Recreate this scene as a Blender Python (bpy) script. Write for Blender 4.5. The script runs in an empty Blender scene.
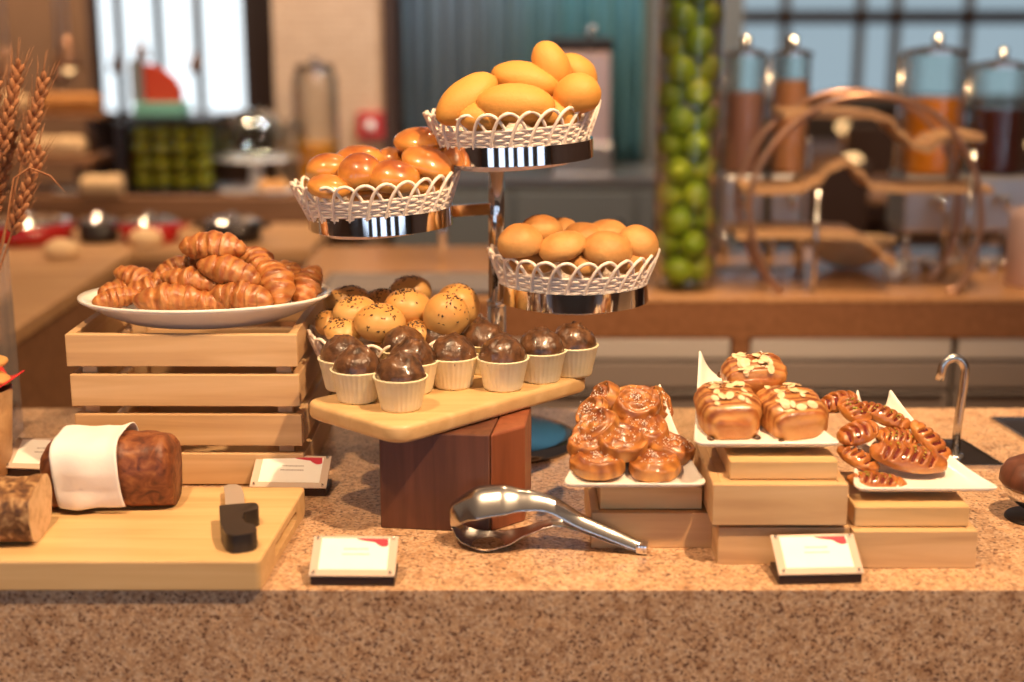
import bpy, bmesh, math, random
from math import pi, sin, cos, radians as R
from mathutils import Vector, Matrix, noise, Euler

C = bpy.context.scene.collection
SC = bpy.context.scene

# ------------------------------------------------------------------ camera, world, lights, exposure
cam_d = bpy.data.cameras.new('camera'); cam = bpy.data.objects.new('camera', cam_d); C.objects.link(cam)
cam_d.lens = 50; cam_d.sensor_width = 36
cam.location = (0, 0, 1.6); cam.rotation_euler = (pi/2 - math.atan(341/1422), 0, 0)
cam_d.dof.use_dof = True; cam_d.dof.focus_distance = 2.0; cam_d.dof.aperture_fstop = 1.65
SC.camera = cam
SC.view_settings.view_transform = 'Standard'; SC.view_settings.look = 'None'
SC.view_settings.gamma = 1; SC.view_settings.use_curve_mapping = False
SC.view_settings.exposure = 0.06

w = bpy.data.worlds.new('room_light'); SC.world = w; w.use_nodes = True
wn = w.node_tree.nodes; wl = w.node_tree.links
bg = wn['Background']; bg.inputs[1].default_value = 0.27
tc = wn.new('ShaderNodeTexCoord'); sp = wn.new('ShaderNodeSeparateXYZ'); rp = wn.new('ShaderNodeValToRGB')
mp = wn.new('ShaderNodeMapRange'); mp.inputs[1].default_value = -1; mp.inputs[2].default_value = 1
wl.new(tc.outputs['Generated'], sp.inputs[0]); wl.new(sp.outputs[2], mp.inputs[0]); wl.new(mp.outputs[0], rp.inputs[0]); wl.new(rp.outputs[0], bg.inputs[0])
e = rp.color_ramp.elements
e[0].position = 0.35; e[0].color = (.22, .13, .08, 1); e[1].position = .95; e[1].color = (.95, .62, .42, 1)
n_ = e.new(.52); n_.color = (.50, .44, .46, 1); n_ = e.new(.62); n_.color = (.62, .40, .27, 1)

def spot(name, loc, tgt, power, col, size=70, blend=.5, rad=.04):
    d = bpy.data.lights.new(name, 'SPOT'); d.energy = power; d.color = col; d.spot_size = R(size); d.spot_blend = blend; d.shadow_soft_size = rad
    o = bpy.data.objects.new(name, d); C.objects.link(o); o.location = loc
    o.rotation_euler = (Vector(tgt) - Vector(loc)).to_track_quat('-Z', 'Y').to_euler(); return o
WARM = (1.0, .67, .38)
spot('key_or_fill_spot', (.75, 1.12, 2.95), (0, 2.0, 1.0), 290, WARM, 75)
spot('key_or_fill_spot', (-.70, 1.15, 2.95), (-.1, 1.95, 1.0), 140, WARM, 75)
spot('key_or_fill_spot', (.2, 2.75, 2.95), (.15, 2.0, .95), 22, WARM, 80, rad=.05)  # unseen back light, added for rim highlights
spot('key_or_fill_spot', (1.0, 2.75, 2.95), (1.0, 3.8, 1.0), 190, WARM, 100, rad=.08)  # added fill for the juices and the drawer fronts
spot('key_or_fill_spot', (-1.4, 3.6, 2.95), (-1.4, 3.9, .9), 72, WARM, 95, rad=.08)  # added fill, brightens the side and rear counters
spot('key_or_fill_spot', (-1.6, 5.0, 2.95), (-1.6, 5.4, .9), 150, WARM, 95, rad=.08)  # added fill over the far buffet, lifts the background
spot('curtain_fill', (.15, 4.7, 3.0), (.1, 5.9, 1.3), 150, (.92, .95, 1.0), 90, rad=.1)  # added fill to lift the dark curtain
spot('wall_fill', (-2.9, 6.9, 3.0), (-3.2, 8.3, 1.2), 130, WARM, 100, rad=.1)  # added fill that brightens the tan partition
spot('dining_fill', (1.9, 5.2, 3.0), (1.9, 7.0, .7), 150, WARM, 110, rad=.1)  # added fill for the dining area
spot('wall_fill', (-.75, 4.7, 3.0), (-.75, 5.65, 1.3), 45, WARM, 80, rad=.1)  # added fill on the tiled wall

# ------------------------------------------------------------------ materials
M = {}
def newmat(name):
    m = bpy.data.materials.new(name); m.use_nodes = True; M[name] = m
    return m, m.node_tree.nodes, m.node_tree.links, m.node_tree.nodes['Principled BSDF']
def plain(name, col, rough=.5, metal=0, **k):
    m, n, l, b = newmat(name); b.inputs['Base Color'].default_value = (*col, 1); b.inputs['Roughness'].default_value = rough; b.inputs['Metallic'].default_value = metal
    for a, v in k.items(): b.inputs[a.replace('_', ' ')].default_value = v
    return m
def ramp(n, stops):
    r = n.new('ShaderNodeValToRGB'); e = r.color_ramp.elements
    while len(e) < len(stops): e.new(.5)
    for x, (p, c) in zip(e, stops): x.position = p; x.color = (*c, 1)
    return r
def coords(n, l, scale=(1, 1, 1), kind='Object'):
    t = n.new('ShaderNodeTexCoord'); m = n.new('ShaderNodeMapping'); m.inputs['Scale'].default_value = scale
    l.new(t.outputs[kind], m.inputs['Vector']); return m.outputs[0]
def noisy(name, stops, scale=20, stretch=(1, 1, 1), rough=.5, bump=0, bscale=None, detail=4, dist=0, coat=0, rand=0.0, sss=0, kind='Object'):
    m, n, l, b = newmat(name); v = coords(n, l, stretch, kind)
    if rand:
        oi = n.new('ShaderNodeObjectInfo'); ad = n.new('ShaderNodeVectorMath'); ad.operation = 'MULTIPLY_ADD'
        ad.inputs[1].default_value = (rand,)*3; l.new(oi.outputs['Random'], ad.inputs[0]); l.new(v, ad.inputs[2]); v = ad.outputs[0]
    t = n.new('ShaderNodeTexNoise'); t.inputs['Scale'].default_value = scale; t.inputs['Detail'].default_value = detail; t.inputs['Distortion'].default_value = dist
    l.new(v, t.inputs['Vector']); r = ramp(n, stops); l.new(t.outputs[0], r.inputs[0]); l.new(r.outputs[0], b.inputs['Base Color'])
    b.inputs['Roughness'].default_value = rough
    if coat: b.inputs['Coat Weight'].default_value = coat; b.inputs['Coat Roughness'].default_value = .12
    if sss: b.inputs['Subsurface Weight'].default_value = sss; b.inputs['Subsurface Radius'].default_value = (.01, .005, .003)
    if bump:
        t2 = n.new('ShaderNodeTexNoise'); t2.inputs['Scale'].default_value = bscale or scale; t2.inputs['Detail'].default_value = 5; l.new(v, t2.inputs['Vector'])
        bp = n.new('ShaderNodeBump'); bp.inputs['Strength'].default_value = bump; bp.inputs['Distance'].default_value = .002
        l.new(t2.outputs[0], bp.inputs['Height']); l.new(bp.outputs[0], b.inputs['Normal'])
    return m
def wood(name, a, bcol, c, axis=0, rough=.5, scale=14):
    st = [18, 18, 18]; st[axis] = 1.2
    m = noisy(name, [(.3, a), (.5, bcol), (.72, c)], scale=scale/6, stretch=tuple(st), rough=rough, bump=.08, bscale=4, detail=5, dist=.6, rand=7)
    return m
def baked(name, lo, mid, hi, rings=False, axis='z', z0=-.02, z1=.02, amt=.6, nscale=35, rough=.5, bump=.3, bscale=220, coat=0, coatr=.1, wave=0, wcol=None, wax='X', wscale=60):
    """crust: colour runs from the pale base (lo) to the browned top (hi) of the piece itself, broken up by noise"""
    m, n, l, b = newmat(name)
    t = n.new('ShaderNodeTexCoord'); s = n.new('ShaderNodeSeparateXYZ'); l.new(t.outputs['Object'], s.inputs[0])
    mr = n.new('ShaderNodeMapRange'); mr.inputs[1].default_value = z0; mr.inputs[2].default_value = z1; l.new(s.outputs[2], mr.inputs[0])
    oi = n.new('ShaderNodeObjectInfo'); ad = n.new('ShaderNodeVectorMath'); ad.operation = 'MULTIPLY_ADD'; ad.inputs[1].default_value = (5, 5, 5)
    l.new(oi.outputs['Random'], ad.inputs[0]); l.new(t.outputs['Object'], ad.inputs[2])
    nz = n.new('ShaderNodeTexNoise'); nz.inputs['Scale'].default_value = nscale; nz.inputs['Detail'].default_value = 5; l.new(ad.outputs[0], nz.inputs['Vector'])
    mx = n.new('ShaderNodeMix'); mx.inputs[0].default_value = amt; l.new(mr.outputs[0], mx.inputs[2]); l.new(nz.outputs[0], mx.inputs[3])
    r = ramp(n, [(.30, lo), (.5, mid), (.70, hi)]); l.new(mx.outputs[0], r.inputs[0]); col = r.outputs[0]
    if wave:
        wv = n.new('ShaderNodeTexWave'); wv.bands_direction = wax; wv.wave_type = 'RINGS' if rings else 'BANDS'; wv.rings_direction = 'Z'; wv.inputs['Scale'].default_value = wscale; wv.inputs['Distortion'].default_value = 3; wv.inputs['Detail'].default_value = 3
        l.new(ad.outputs[0], wv.inputs['Vector']); mc = n.new('ShaderNodeMix'); mc.data_type = 'RGBA'
        ml = n.new('ShaderNodeMath'); ml.operation = 'MULTIPLY'; ml.inputs[1].default_value = wave; l.new(wv.outputs[0], ml.inputs[0])
        l.new(ml.outputs[0], mc.inputs[0]); l.new(col, mc.inputs[6]); mc.inputs[7].default_value = (*wcol, 1); col = mc.outputs[2]
    l.new(col, b.inputs['Base Color']); b.inputs['Roughness'].default_value = rough
    if coat: b.inputs['Coat Weight'].default_value = coat; b.inputs['Coat Roughness'].default_value = coatr
    n2 = n.new('ShaderNodeTexNoise'); n2.inputs['Scale'].default_value = bscale; n2.inputs['Detail'].default_value = 4; l.new(ad.outputs[0], n2.inputs['Vector'])
    bp = n.new('ShaderNodeBump'); bp.inputs['Strength'].default_value = bump; bp.inputs['Distance'].default_value = .0015
    l.new(n2.outputs[0], bp.inputs['Height']); l.new(bp.outputs[0], b.inputs['Normal'])
    return m
def emit(name, col, s):
    m, n, l, b = newmat(name); b.inputs['Base Color'].default_value = (0, 0, 0, 1); b.inputs['Emission Color'].default_value = (*col, 1); b.inputs['Emission Strength'].default_value = s; return m
def glassmat(name, tint=(1, 1, 1), rough=.02, trans=.85):
    """thin clear sheet: mostly see-through with a fresnel gloss"""
    m, n, l, b = newmat(name); out = n['Material Output']; n.remove(b)
    tr = n.new('ShaderNodeBsdfTransparent'); tr.inputs[0].default_value = (*tint, 1); g = n.new('ShaderNodeBsdfGlossy'); g.inputs['Roughness'].default_value = rough
    lw = n.new('ShaderNodeLayerWeight'); lw.inputs[0].default_value = 1-trans; mx = n.new('ShaderNodeMixShader')
    l.new(lw.outputs[1], mx.inputs[0]); l.new(tr.outputs[0], mx.inputs[1]); l.new(g.outputs[0], mx.inputs[2]); l.new(mx.outputs[0], out.inputs[0]); return m

def granite():
    m, n, l, b = newmat('granite'); v = coords(n, l)
    v1 = n.new('ShaderNodeTexVoronoi'); v1.inputs['Scale'].default_value = 300; v1.inputs['Randomness'].default_value = 1; l.new(v, v1.inputs['Vector'])
    sp = n.new('ShaderNodeSeparateColor'); l.new(v1.outputs['Color'], sp.inputs[0])
    r = ramp(n, [(0, (.13, .065, .038)), (.10, (.26, .14, .085)), (.25, (.45, .27, .155)), (.6, (.56, .355, .205)), (.85, (.66, .46, .30)), (1, (.50, .35, .24))]); l.new(sp.outputs[0], r.inputs[0])
    t = n.new('ShaderNodeTexNoise'); t.inputs['Scale'].default_value = 45; t.inputs['Detail'].default_value = 6; l.new(v, t.inputs['Vector'])
    r2 = ramp(n, [(.32, (.70, .58, .48)), (.5, (1, 1, 1)), (.7, (1.0, .88, .75))]); l.new(t.outputs[0], r2.inputs[0])
    mx = n.new('ShaderNodeMix'); mx.data_type = 'RGBA'; mx.blend_type = 'MULTIPLY'; mx.inputs[0].default_value = .8
    l.new(r.outputs[0], mx.inputs[6]); l.new(r2.outputs[0], mx.inputs[7]); l.new(mx.outputs[2], b.inputs['Base Color'])
    b.inputs['Roughness'].default_value = .28; b.inputs['Specular IOR Level'].default_value = .4
granite()
wood('pine', (.50, .29, .135), (.60, .37, .18), (.68, .45, .24), 0)
wood('pine_side', (.46, .26, .12), (.56, .34, .165), (.64, .42, .22), 1)
wood('maple', (.55, .33, .14), (.63, .40, .18), (.70, .47, .23), 0, rough=.42)
wood('walnut', (.075, .026, .015), (.12, .042, .024), (.17, .062, .034), 2, rough=.4)
wood('cherry', (.16, .045, .020), (.24, .07, .03), (.30, .09, .04), 2, rough=.4)
wood('brown_wood', (.16, .075, .035), (.22, .105, .05), (.28, .14, .07), 0)
wood('tan_wood', (.36, .19, .085), (.43, .245, .115), (.50, .30, .15), 0)
plain('ceramic', (.82, .77, .70), .22, Coat_Weight=.4)
noisy('wicker', [(.3, (.82, .70, .60)), (.7, (.88, .77, .67))], 30, rough=.38)
plain('chrome', (.78, .78, .80), .06, 1)
plain('dark_chrome', (.15, .15, .17), .12, 1)
plain('blade_steel', (.80, .76, .72), .42, .85)
plain('steel', (.62, .60, .58), .22, 1)
plain('steel_brushed', (.52, .49, .47), .38, 1)
plain('black_plastic', (.018, .013, .012), .4)
plain('black_glass', (.012, .012, .014), .08)
plain('dark_metal', (.03, .022, .02), .35, .6)
plain('copper_metal', (.45, .26, .17), .3, .8)
noisy('paper', [(.3, (.90, .87, .80)), (.7, (.93, .90, .84))], 40, rough=.35)
plain('petal_red', (.55, .02, .045), .5)
plain('print_grey', (.42, .36, .32), .6)
plain('base_dark', (.035, .014, .010), .35)
glassmat('acrylic', (.97, .96, .96), .05, .60)
def cloudy(m, amt, col):
    n = m.node_tree.nodes; l = m.node_tree.links; out = n['Material Output']; src = out.inputs[0].links[0].from_socket
    d = n.new('ShaderNodeBsdfDiffuse'); d.inputs[0].default_value = (*col, 1); mx = n.new('ShaderNodeMixShader'); mx.inputs[0].default_value = amt
    l.new(src, mx.inputs[1]); l.new(d.outputs[0], mx.inputs[2]); l.new(mx.outputs[0], out.inputs[0])
cloudy(M['acrylic'], .16, (.75, .66, .62))
plain('card_reflection_tan', (.62, .48, .38), .15, Coat_Weight=.6)  # opaque tan painted in for the counter reflected by clear acrylic
glassmat('glass', (.93, .96, .95), .02, .7)
glassmat('jar_glass', (.95, .95, .94), .03, .65)
noisy('napkin', [(.3, (.80, .76, .72)), (.7, (.86, .82, .78))], 14, rough=.85, bump=.15, bscale=120)
noisy('red_cloth', [(.3, (.50, .015, .015)), (.7, (.62, .03, .025))], 20, rough=.8)
noisy('cup_paper', [(.3, (.78, .68, .42)), (.7, (.84, .76, .54))], 12, stretch=(1, 1, 4), rough=.5, rand=3, sss=.0)
noisy('choc', [(.3, (.030, .014, .007)), (.5, (.10, .042, .017)), (.72, (.19, .085, .034))], 70, rough=.3, bump=1.0, bscale=120, coat=.6, rand=4)
baked('croissant', (.54, .22, .052), (.36, .105, .022), (.17, .036, .008), z0=-.02, z1=.03, amt=.72, nscale=55, rough=.42, bump=.9, bscale=110, coat=.2, coatr=.3, wave=.45, wcol=(.60, .29, .085), wscale=24)
baked('yellow_bun', (.58, .27, .052), (.62, .295, .058), (.62, .275, .050), amt=.85, nscale=18, rough=.6, bump=.35, bscale=330)
baked('glazed_bun', (.66, .34, .085), (.58, .22, .038), (.28, .065, .010), z0=-.014, z1=.030, amt=.5, nscale=32, rough=.35, bump=.08, bscale=120, coat=.9, coatr=.08)
baked('round_bun', (.60, .32, .105), (.58, .29, .085), (.46, .19, .045), z0=-.015, z1=.028, amt=.6, nscale=30, rough=.6, bump=.35, bscale=260)
baked('seed_bun', (.58, .31, .095), (.62, .35, .11), (.58, .28, .07), z0=-.02, z1=.02, amt=.6, nscale=24, rough=.5, bump=.12, bscale=150, coat=.2, coatr=.3)
baked('swirl', (.64, .33, .09), (.50, .19, .038), (.20, .045, .010), z0=-.014, z1=.022, amt=.62, nscale=42, rough=.4, bump=.7, bscale=130, coat=.4, coatr=.2, rings=True, wave=.55, wcol=(.13, .03, .008), wscale=20)
baked('almond_pastry', (.58, .26, .065), (.42, .13, .025), (.18, .04, .009), z0=-.022, z1=.034, amt=.5, nscale=36, rough=.4, bump=.7, bscale=120, coat=.35, coatr=.22, wave=.6, wcol=(.66, .33, .10), wax='Y', wscale=30)
baked('slit_pastry', (.60, .28, .07), (.48, .17, .035), (.24, .06, .012), z0=-.012, z1=.016, amt=.6, nscale=40, rough=.32, bump=.5, bscale=150, coat=.8, coatr=.12)
plain('jam', (.13, .018, .012), .15, Coat_Weight=.6)
noisy('pistachio', [(.3, (.28, .30, .04)), (.7, (.50, .42, .07))], 200, rough=.6)
noisy('sugar', [(.3, (.80, .74, .66)), (.7, (.88, .84, .78))], 100, rough=.4)
noisy('almond', [(.3, (.66, .46, .24)), (.7, (.78, .60, .38))], 120, rough=.5)
plain('seed_black', (.03, .014, .008), .4)
noisy('loaf_crust', [(.28, (.07, .018, .008)), (.5, (.19, .052, .016)), (.72, (.32, .115, .036))], 55, rough=.5, bump=1.0, bscale=70, dist=1.2)
noisy('seeded_crust', [(.34, (.07, .025, .010)), (.5, (.22, .10, .035)), (.66, (.50, .30, .13))], 85, rough=.65, bump=.9, bscale=110, dist=.6)
noisy('crumb', [(.25, (.42, .25, .12)), (.5, (.62, .41, .22)), (.75, (.68, .47, .27))], 70, rough=.8, bump=.7, bscale=120)
noisy('lime_skin', [(.3, (.20, .34, .02)), (.55, (.34, .46, .03)), (.75, (.62, .58, .05))], 12, rough=.35, bump=.2, bscale=150, rand=9)
noisy('apple_skin', [(.3, (.24, .24, .01)), (.6, (.42, .38, .015)), (.8, (.52, .44, .03))], 12, rough=.35, rand=9)
noisy('wheat', [(.3, (.30, .11, .04)), (.7, (.42, .19, .08))], 60, rough=.7)

# ------------------------------------------------------------------ mesh helpers
def tag(o, label, cat, group=None, kind=None):
    o['label'] = label; o['category'] = cat
    if group: o['group'] = group
    if kind: o['kind'] = kind
    return o
def link(name, me, mat=None, parent=None, smooth=True, loc=None, rot=None):
    o = bpy.data.objects.new(name, me); C.objects.link(o)
    if mat: me.materials.append(M[mat])
    if smooth:
        for p in me.polygons: p.use_smooth = True
    if parent: o.parent = parent
    if loc is not None: o.location = loc
    if rot is not None: o.rotation_euler = rot
    return o
def empty(name, loc, rot=(0, 0, 0), label=None, cat=None, group=None):
    o = bpy.data.objects.new(name, None); C.objects.link(o); o.location = loc; o.rotation_euler = rot; o.empty_display_size = .03
    if label: tag(o, label, cat, group)
    return o
class MB:
    def __init__(s): s.v = []; s.f = []
    def add(s, v, f):
        b = len(s.v); s.v += [tuple(x) for x in v]; s.f += [tuple(i + b for i in q) for q in f]; return s
    def box(s, x0, x1, y0, y1, z0, z1, bev=0, seg=2, mat4=None):
        bm = bmesh.new(); bmesh.ops.create_cube(bm, size=1)
        for v in bm.verts: v.co = Vector(((x0+x1)/2 + v.co.x*(x1-x0), (y0+y1)/2 + v.co.y*(y1-y0), (z0+z1)/2 + v.co.z*(z1-z0)))
        if bev: bmesh.ops.bevel(bm, geom=bm.edges[:], offset=bev, segments=seg, affect='EDGES', profile=.5)
        if mat4: bmesh.ops.transform(bm, matrix=mat4, verts=bm.verts)
        bm.verts.index_update()
        s.add([v.co[:] for v in bm.verts], [[v.index for v in f.verts] for f in bm.faces]); bm.free(); return s
    def lathe(s, prof, seg=32, c=(0, 0, 0), flute=0, nfl=0):
        n = len(prof); vs = []
        for r, z in prof:
            for k in range(seg):
                a = 2*pi*k/seg; rr = r*(1 + flute*cos(nfl*a)); vs.append((c[0]+rr*cos(a), c[1]+rr*sin(a), c[2]+z))
        fs = [(i*seg+k, i*seg+(k+1) % seg, (i+1)*seg+(k+1) % seg, (i+1)*seg+k) for i in range(n-1) for k in range(seg)]
        if prof[0][0] > 1e-5: fs.append(tuple(range(seg-1, -1, -1)))
        if prof[-1][0] > 1e-5: fs.append(tuple((n-1)*seg+k for k in range(seg)))
        return s.add(vs, fs)
    def tube(s, pts, r, seg=8, closed=False, cap=True, flat=1.0, up=(0, 0, 1)):
        pts = [Vector(p) for p in pts]; n = len(pts); rs = r if isinstance(r, (list, tuple)) else [r]*n
        vs = []; prev = None
        for i, p in enumerate(pts):
            t = (pts[(i+1) % n] - pts[i-1]) if closed else (pts[min(i+1, n-1)] - pts[max(i-1, 0)])
            t.normalize(); u = Vector(up) if prev is None else prev
            u = u - t*u.dot(t)
            if u.length < 1e-4: u = t.orthogonal()
            u.normalize(); prev = u; w_ = t.cross(u)
            for k in range(seg):
                a = 2*pi*k/seg; vs.append(p + (u*sin(a)*flat + w_*cos(a))*rs[i])
        m = n if closed else n-1
        fs = [(i*seg+k, i*seg+(k+1) % seg, ((i+1) % n)*seg+(k+1) % seg, ((i+1) % n)*seg+k) for i in range(m) for k in range(seg)]
        if cap and not closed: fs += [tuple(range(seg-1, -1, -1)), tuple((n-1)*seg+k for k in range(seg))]
        return s.add(vs, fs)
    def prism(s, poly, z0, z1):
        n = len(poly); vs = [(x, y, z0) for x, y in poly] + [(x, y, z1) for x, y in poly]
        return s.add(vs, [tuple(range(n-1, -1, -1)), tuple(range(n, 2*n))] + [(i, (i+1) % n, n+(i+1) % n, n+i) for i in range(n)])
    def sphere(s, rx, ry, rz, c=(0, 0, 0), su=24, sv=14, fn=None):
        vs = [];
        for j in range(sv+1):
            ph = -pi/2 + pi*j/sv
            for i in range(su):
                a = 2*pi*i/su; d = Vector((cos(ph)*cos(a), cos(ph)*sin(a), sin(ph)))
                p = Vector((d.x*rx, d.y*ry, d.z*rz))
                if fn: p = fn(p, d)
                vs.append((p.x+c[0], p.y+c[1], p.z+c[2]))
        fs = [(j*su+i, j*su+(i+1) % su, (j+1)*su+(i+1) % su, (j+1)*su+i) for j in range(sv) for i in range(su)]
        return s.add(vs, fs)
    def grid(s, nu, nv, fn, closed_u=False):
        vs = [fn(i/(nu if closed_u else nu-1), j/(nv-1)) for j in range(nv) for i in range(nu)]
        m = nu if closed_u else nu-1
        return s.add(vs, [(j*nu+i, j*nu+(i+1) % nu, (j+1)*nu+(i+1) % nu, (j+1)*nu+i) for j in range(nv-1) for i in range(m)])
    def mesh(s, name='mesh'):
        me = bpy.data.meshes.new(name); me.from_pydata(s.v, [], s.f)
        bm = bmesh.new(); bm.from_mesh(me); bmesh.ops.remove_doubles(bm, verts=bm.verts, dist=1e-6); bmesh.ops.recalc_face_normals(bm, faces=bm.faces); bm.to_mesh(me); bm.free()
        me.update(); return me
    def build(s, name, mat, parent=None, smooth=True, loc=None, rot=None, auto=None):
        me = s.mesh(name); o = link(name, me, mat, parent, smooth, loc, rot)
        if auto:
            bm = bmesh.new(); bm.from_mesh(me)
            for e_ in bm.edges:
                if len(e_.link_faces) == 2 and e_.calc_face_angle() > R(auto): e_.smooth = False
            bm.to_mesh(me); bm.free()
        return o
def copy_tree(o, parent=None):
    c = o.copy(); C.objects.link(c)
    if parent: c.parent = parent
    for ch in o.children: copy_tree(ch, c)
    return c
def solid(o, th, off=-1):
    m = o.modifiers.new('solidify', 'SOLIDIFY'); m.thickness = th; m.offset = off; return o
def subsurf(o, n=1):
    m = o.modifiers.new('subsurf', 'SUBSURF'); m.levels = n; m.render_levels = n; return o
def bevel(o, wd=.003, seg=2):
    m = o.modifiers.new('bevel', 'BEVEL'); m.width = wd; m.segments = seg; m.limit_method = 'ANGLE'; return o
def rrect(w_, d_, r, n=6, cx=0, cy=0):
    out = []
    for sx, sy, a0 in ((1, 1, 0), (-1, 1, 90), (-1, -1, 180), (1, -1, 270)):
        for k in range(n+1):
            a = R(a0 + 90*k/n); out.append((cx + sx*(w_/2-r) + r*cos(a), cy + sy*(d_/2-r) + r*sin(a)))
    return out
def fillet_poly(pts, r, n=7):
    out = []; m = len(pts)
    for i in range(m):
        p = Vector(pts[i]); a = (Vector(pts[i-1])-p).normalized(); b = (Vector(pts[(i+1) % m])-p).normalized()
        A = p + a*r; B = p + b*r
        for k in range(n+1):
            t = k/n; out.append(tuple(A*(1-t)**2 + p*2*t*(1-t) + B*t*t))
    return out
def nz(p, s, seed=0): return noise.noise(Vector(p)*s + Vector((seed*7.13, seed*3.7, seed*1.9)))
CT = 0.9   # counter top height

# ------------------------------------------------------------------ room
f = MB().box(-6.6, 6.6, -3.05, 9.75, -.1, 0).build('floor', 'brown_wood', smooth=False); f['kind'] = 'structure'

# main buffet counter
t = empty('buffet_counter', (0, 2.0, 0), label='speckled tan granite buffet counter carrying the breads and pastries', cat='counter')
MB().box(-2.2, 2.2, -.384, .412, CT-.035, CT, .0006).build('worktop', 'granite', t, smooth=False)
MB().box(-2.2, 2.2, -.384, .40, .0, CT-.0351, 0).build('front_panel', 'granite', t, smooth=False)

# ------------------------------------------------------------------ breads on the board
bT = CT+.04
t = empty('cutting_board', (-.60, 1.745, CT), label='thick pale wooden cutting board with a slot handle, under the loaves and knife', cat='cutting board')
def cutting_board():
    pts = [(-.36, -.134), (.295, -.134), (.312, .136), (-.36, .136)]
    poly = fillet_poly(pts, .008)
    o = MB().prism(poly, 0, .04).build('board', 'maple', t, smooth=False); bevel(o, .003, 2)
    # slot handle cut into the end grain
    cut = MB().box(.262, .36, -.055, .075, .013, .028, .006).build('slot_cutter', 'maple', None, smooth=False)
    cut.parent = t
    md = o.modifiers.new('slot', 'BOOLEAN'); md.object = cut; md.operation = 'DIFFERENCE'; md.solver = 'EXACT'
    bpy.context.view_layer.update()
    dg = bpy.context.evaluated_depsgraph_get(); me = bpy.data.meshes.new_from_object(o.evaluated_get(dg))
    o.modifiers.clear(); o.data = me; bpy.data.objects.remove(cut)
cutting_board()

def loaf_section(a, wd, ht):
    x = cos(a); y = sin(a); e_ = .62
    X = wd/2*math.copysign(abs(x)**e_, x); Z = ht/2*math.copysign(abs(y)**e_, y)
    if Z < 0: X *= .90
    return X, Z + ht/2
def make_loaf(L, wd, ht, seed, cut_right=False, rough=.004):
    mb = MB(); nu, nv = 40, 36
    def fn(u, v):
        a = 2*pi*u; x = (v-.5)*L; end = abs(v-.5)*2
        s = 1.0
        if not (cut_right and v > .5): s = 1 - max(0, (end-.80)/.20)**2.2*.42
        X, Z = loaf_section(a, wd*(.55+.45*s), ht*(.62+.38*s))
        k = rough*(nz((x, X, Z), 28, seed) + .5*nz((x, X, Z), 70, seed))*(1 if Z > .012 else .1)
        return (x, X*(1+k*14), Z*(1+k*16))
    mb.grid(nu, nv, fn, closed_u=True)
    n = nu; mb.f.append(tuple(range(n-1, -1, -1)))
    if not cut_right: mb.f.append(tuple((nv-1)*n+k for k in range(n)))
    ring = [mb.v[(nv-1)*n+k] for k in range(n)]
    return mb, ring
lx, ly = -.50, 1.79
t = empty('bread_loaf', (-0.5367, 1.8188, 0.9400), (0, 0, R(3)), 'brown crusty bread loaf half wrapped in a white napkin on the cutting board', 'bread')
mb, _ = make_loaf(.170, .10, .093, 3)
mb.build('loaf', 'loaf_crust', t)
def napk(u, v):
    a = R(-38) + u*R(256); x = -.064 + v*.086 + .004*sin(u*7)
    X, Z = loaf_section(a, .112+.004*sin(v*9+u*5), .104); 
    k = .0025*nz((x, X, Z), 30, 9)
    fl = .004*max(0, v-.85)/.15*sin(u*pi)
    return (x, X + (.003 if X > 0 else -.003) + k, max(.0015, Z - .004 + k + fl))
o = MB().grid(46, 26, napk).build('napkin', 'napkin', None); solid(o, .0018, 0)
tag(o, 'white cloth napkin wrapped around the brown loaf', 'napkin'); o.location = t.location; o.rotation_euler = (0, 0, R(3))
t = empty('bread_loaf', (-0.6901, 1.6934, 0.9400), (0, 0, R(2)), 'seeded bread loaf with a pale cut face at the left end of the board', 'bread')
mb, ring = make_loaf(.19, .105, .070, 8, True, .006)
mb.build('crust', 'seeded_crust', t)
MB().add(ring, [tuple(range(len(ring)))]).build('cut_face', 'crumb', t, smooth=False)

# bread knife lying on the board, handle to the front
t = empty('bread_knife', (-0.3515, 1.7108, 0.9400), (0, 0, R(15)), 'bread knife with a black handle lying near the right end of the board', 'knife')
blade = [(-.011, .03), (.014, .03), (.015, .07), (.017, .11), (.016, .140), (.010, .150), (.000, .150), (-.007, .142), (-.008, .11), (-.010, .07)]
o = MB().prism(blade, .010, .0125).build('blade', 'blade_steel', t, smooth=False, rot=(0, R(4), 0))
hb = [(-.019, .036), (.026, .036), (.030, .028), (.030, .012), (.022, .006), (.010, .002), (.006, -.018), (.009, -.036), (.019, -.046), (.021, -.064), (.013, -.076), (-.008, -.079), (-.018, -.070), (-.022, -.03)]
o = MB().prism(fillet_poly(hb, .005, 4), .0005, .024).build('handle', 'black_plastic', t, smooth=False); bevel(o, .003, 2)

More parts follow.
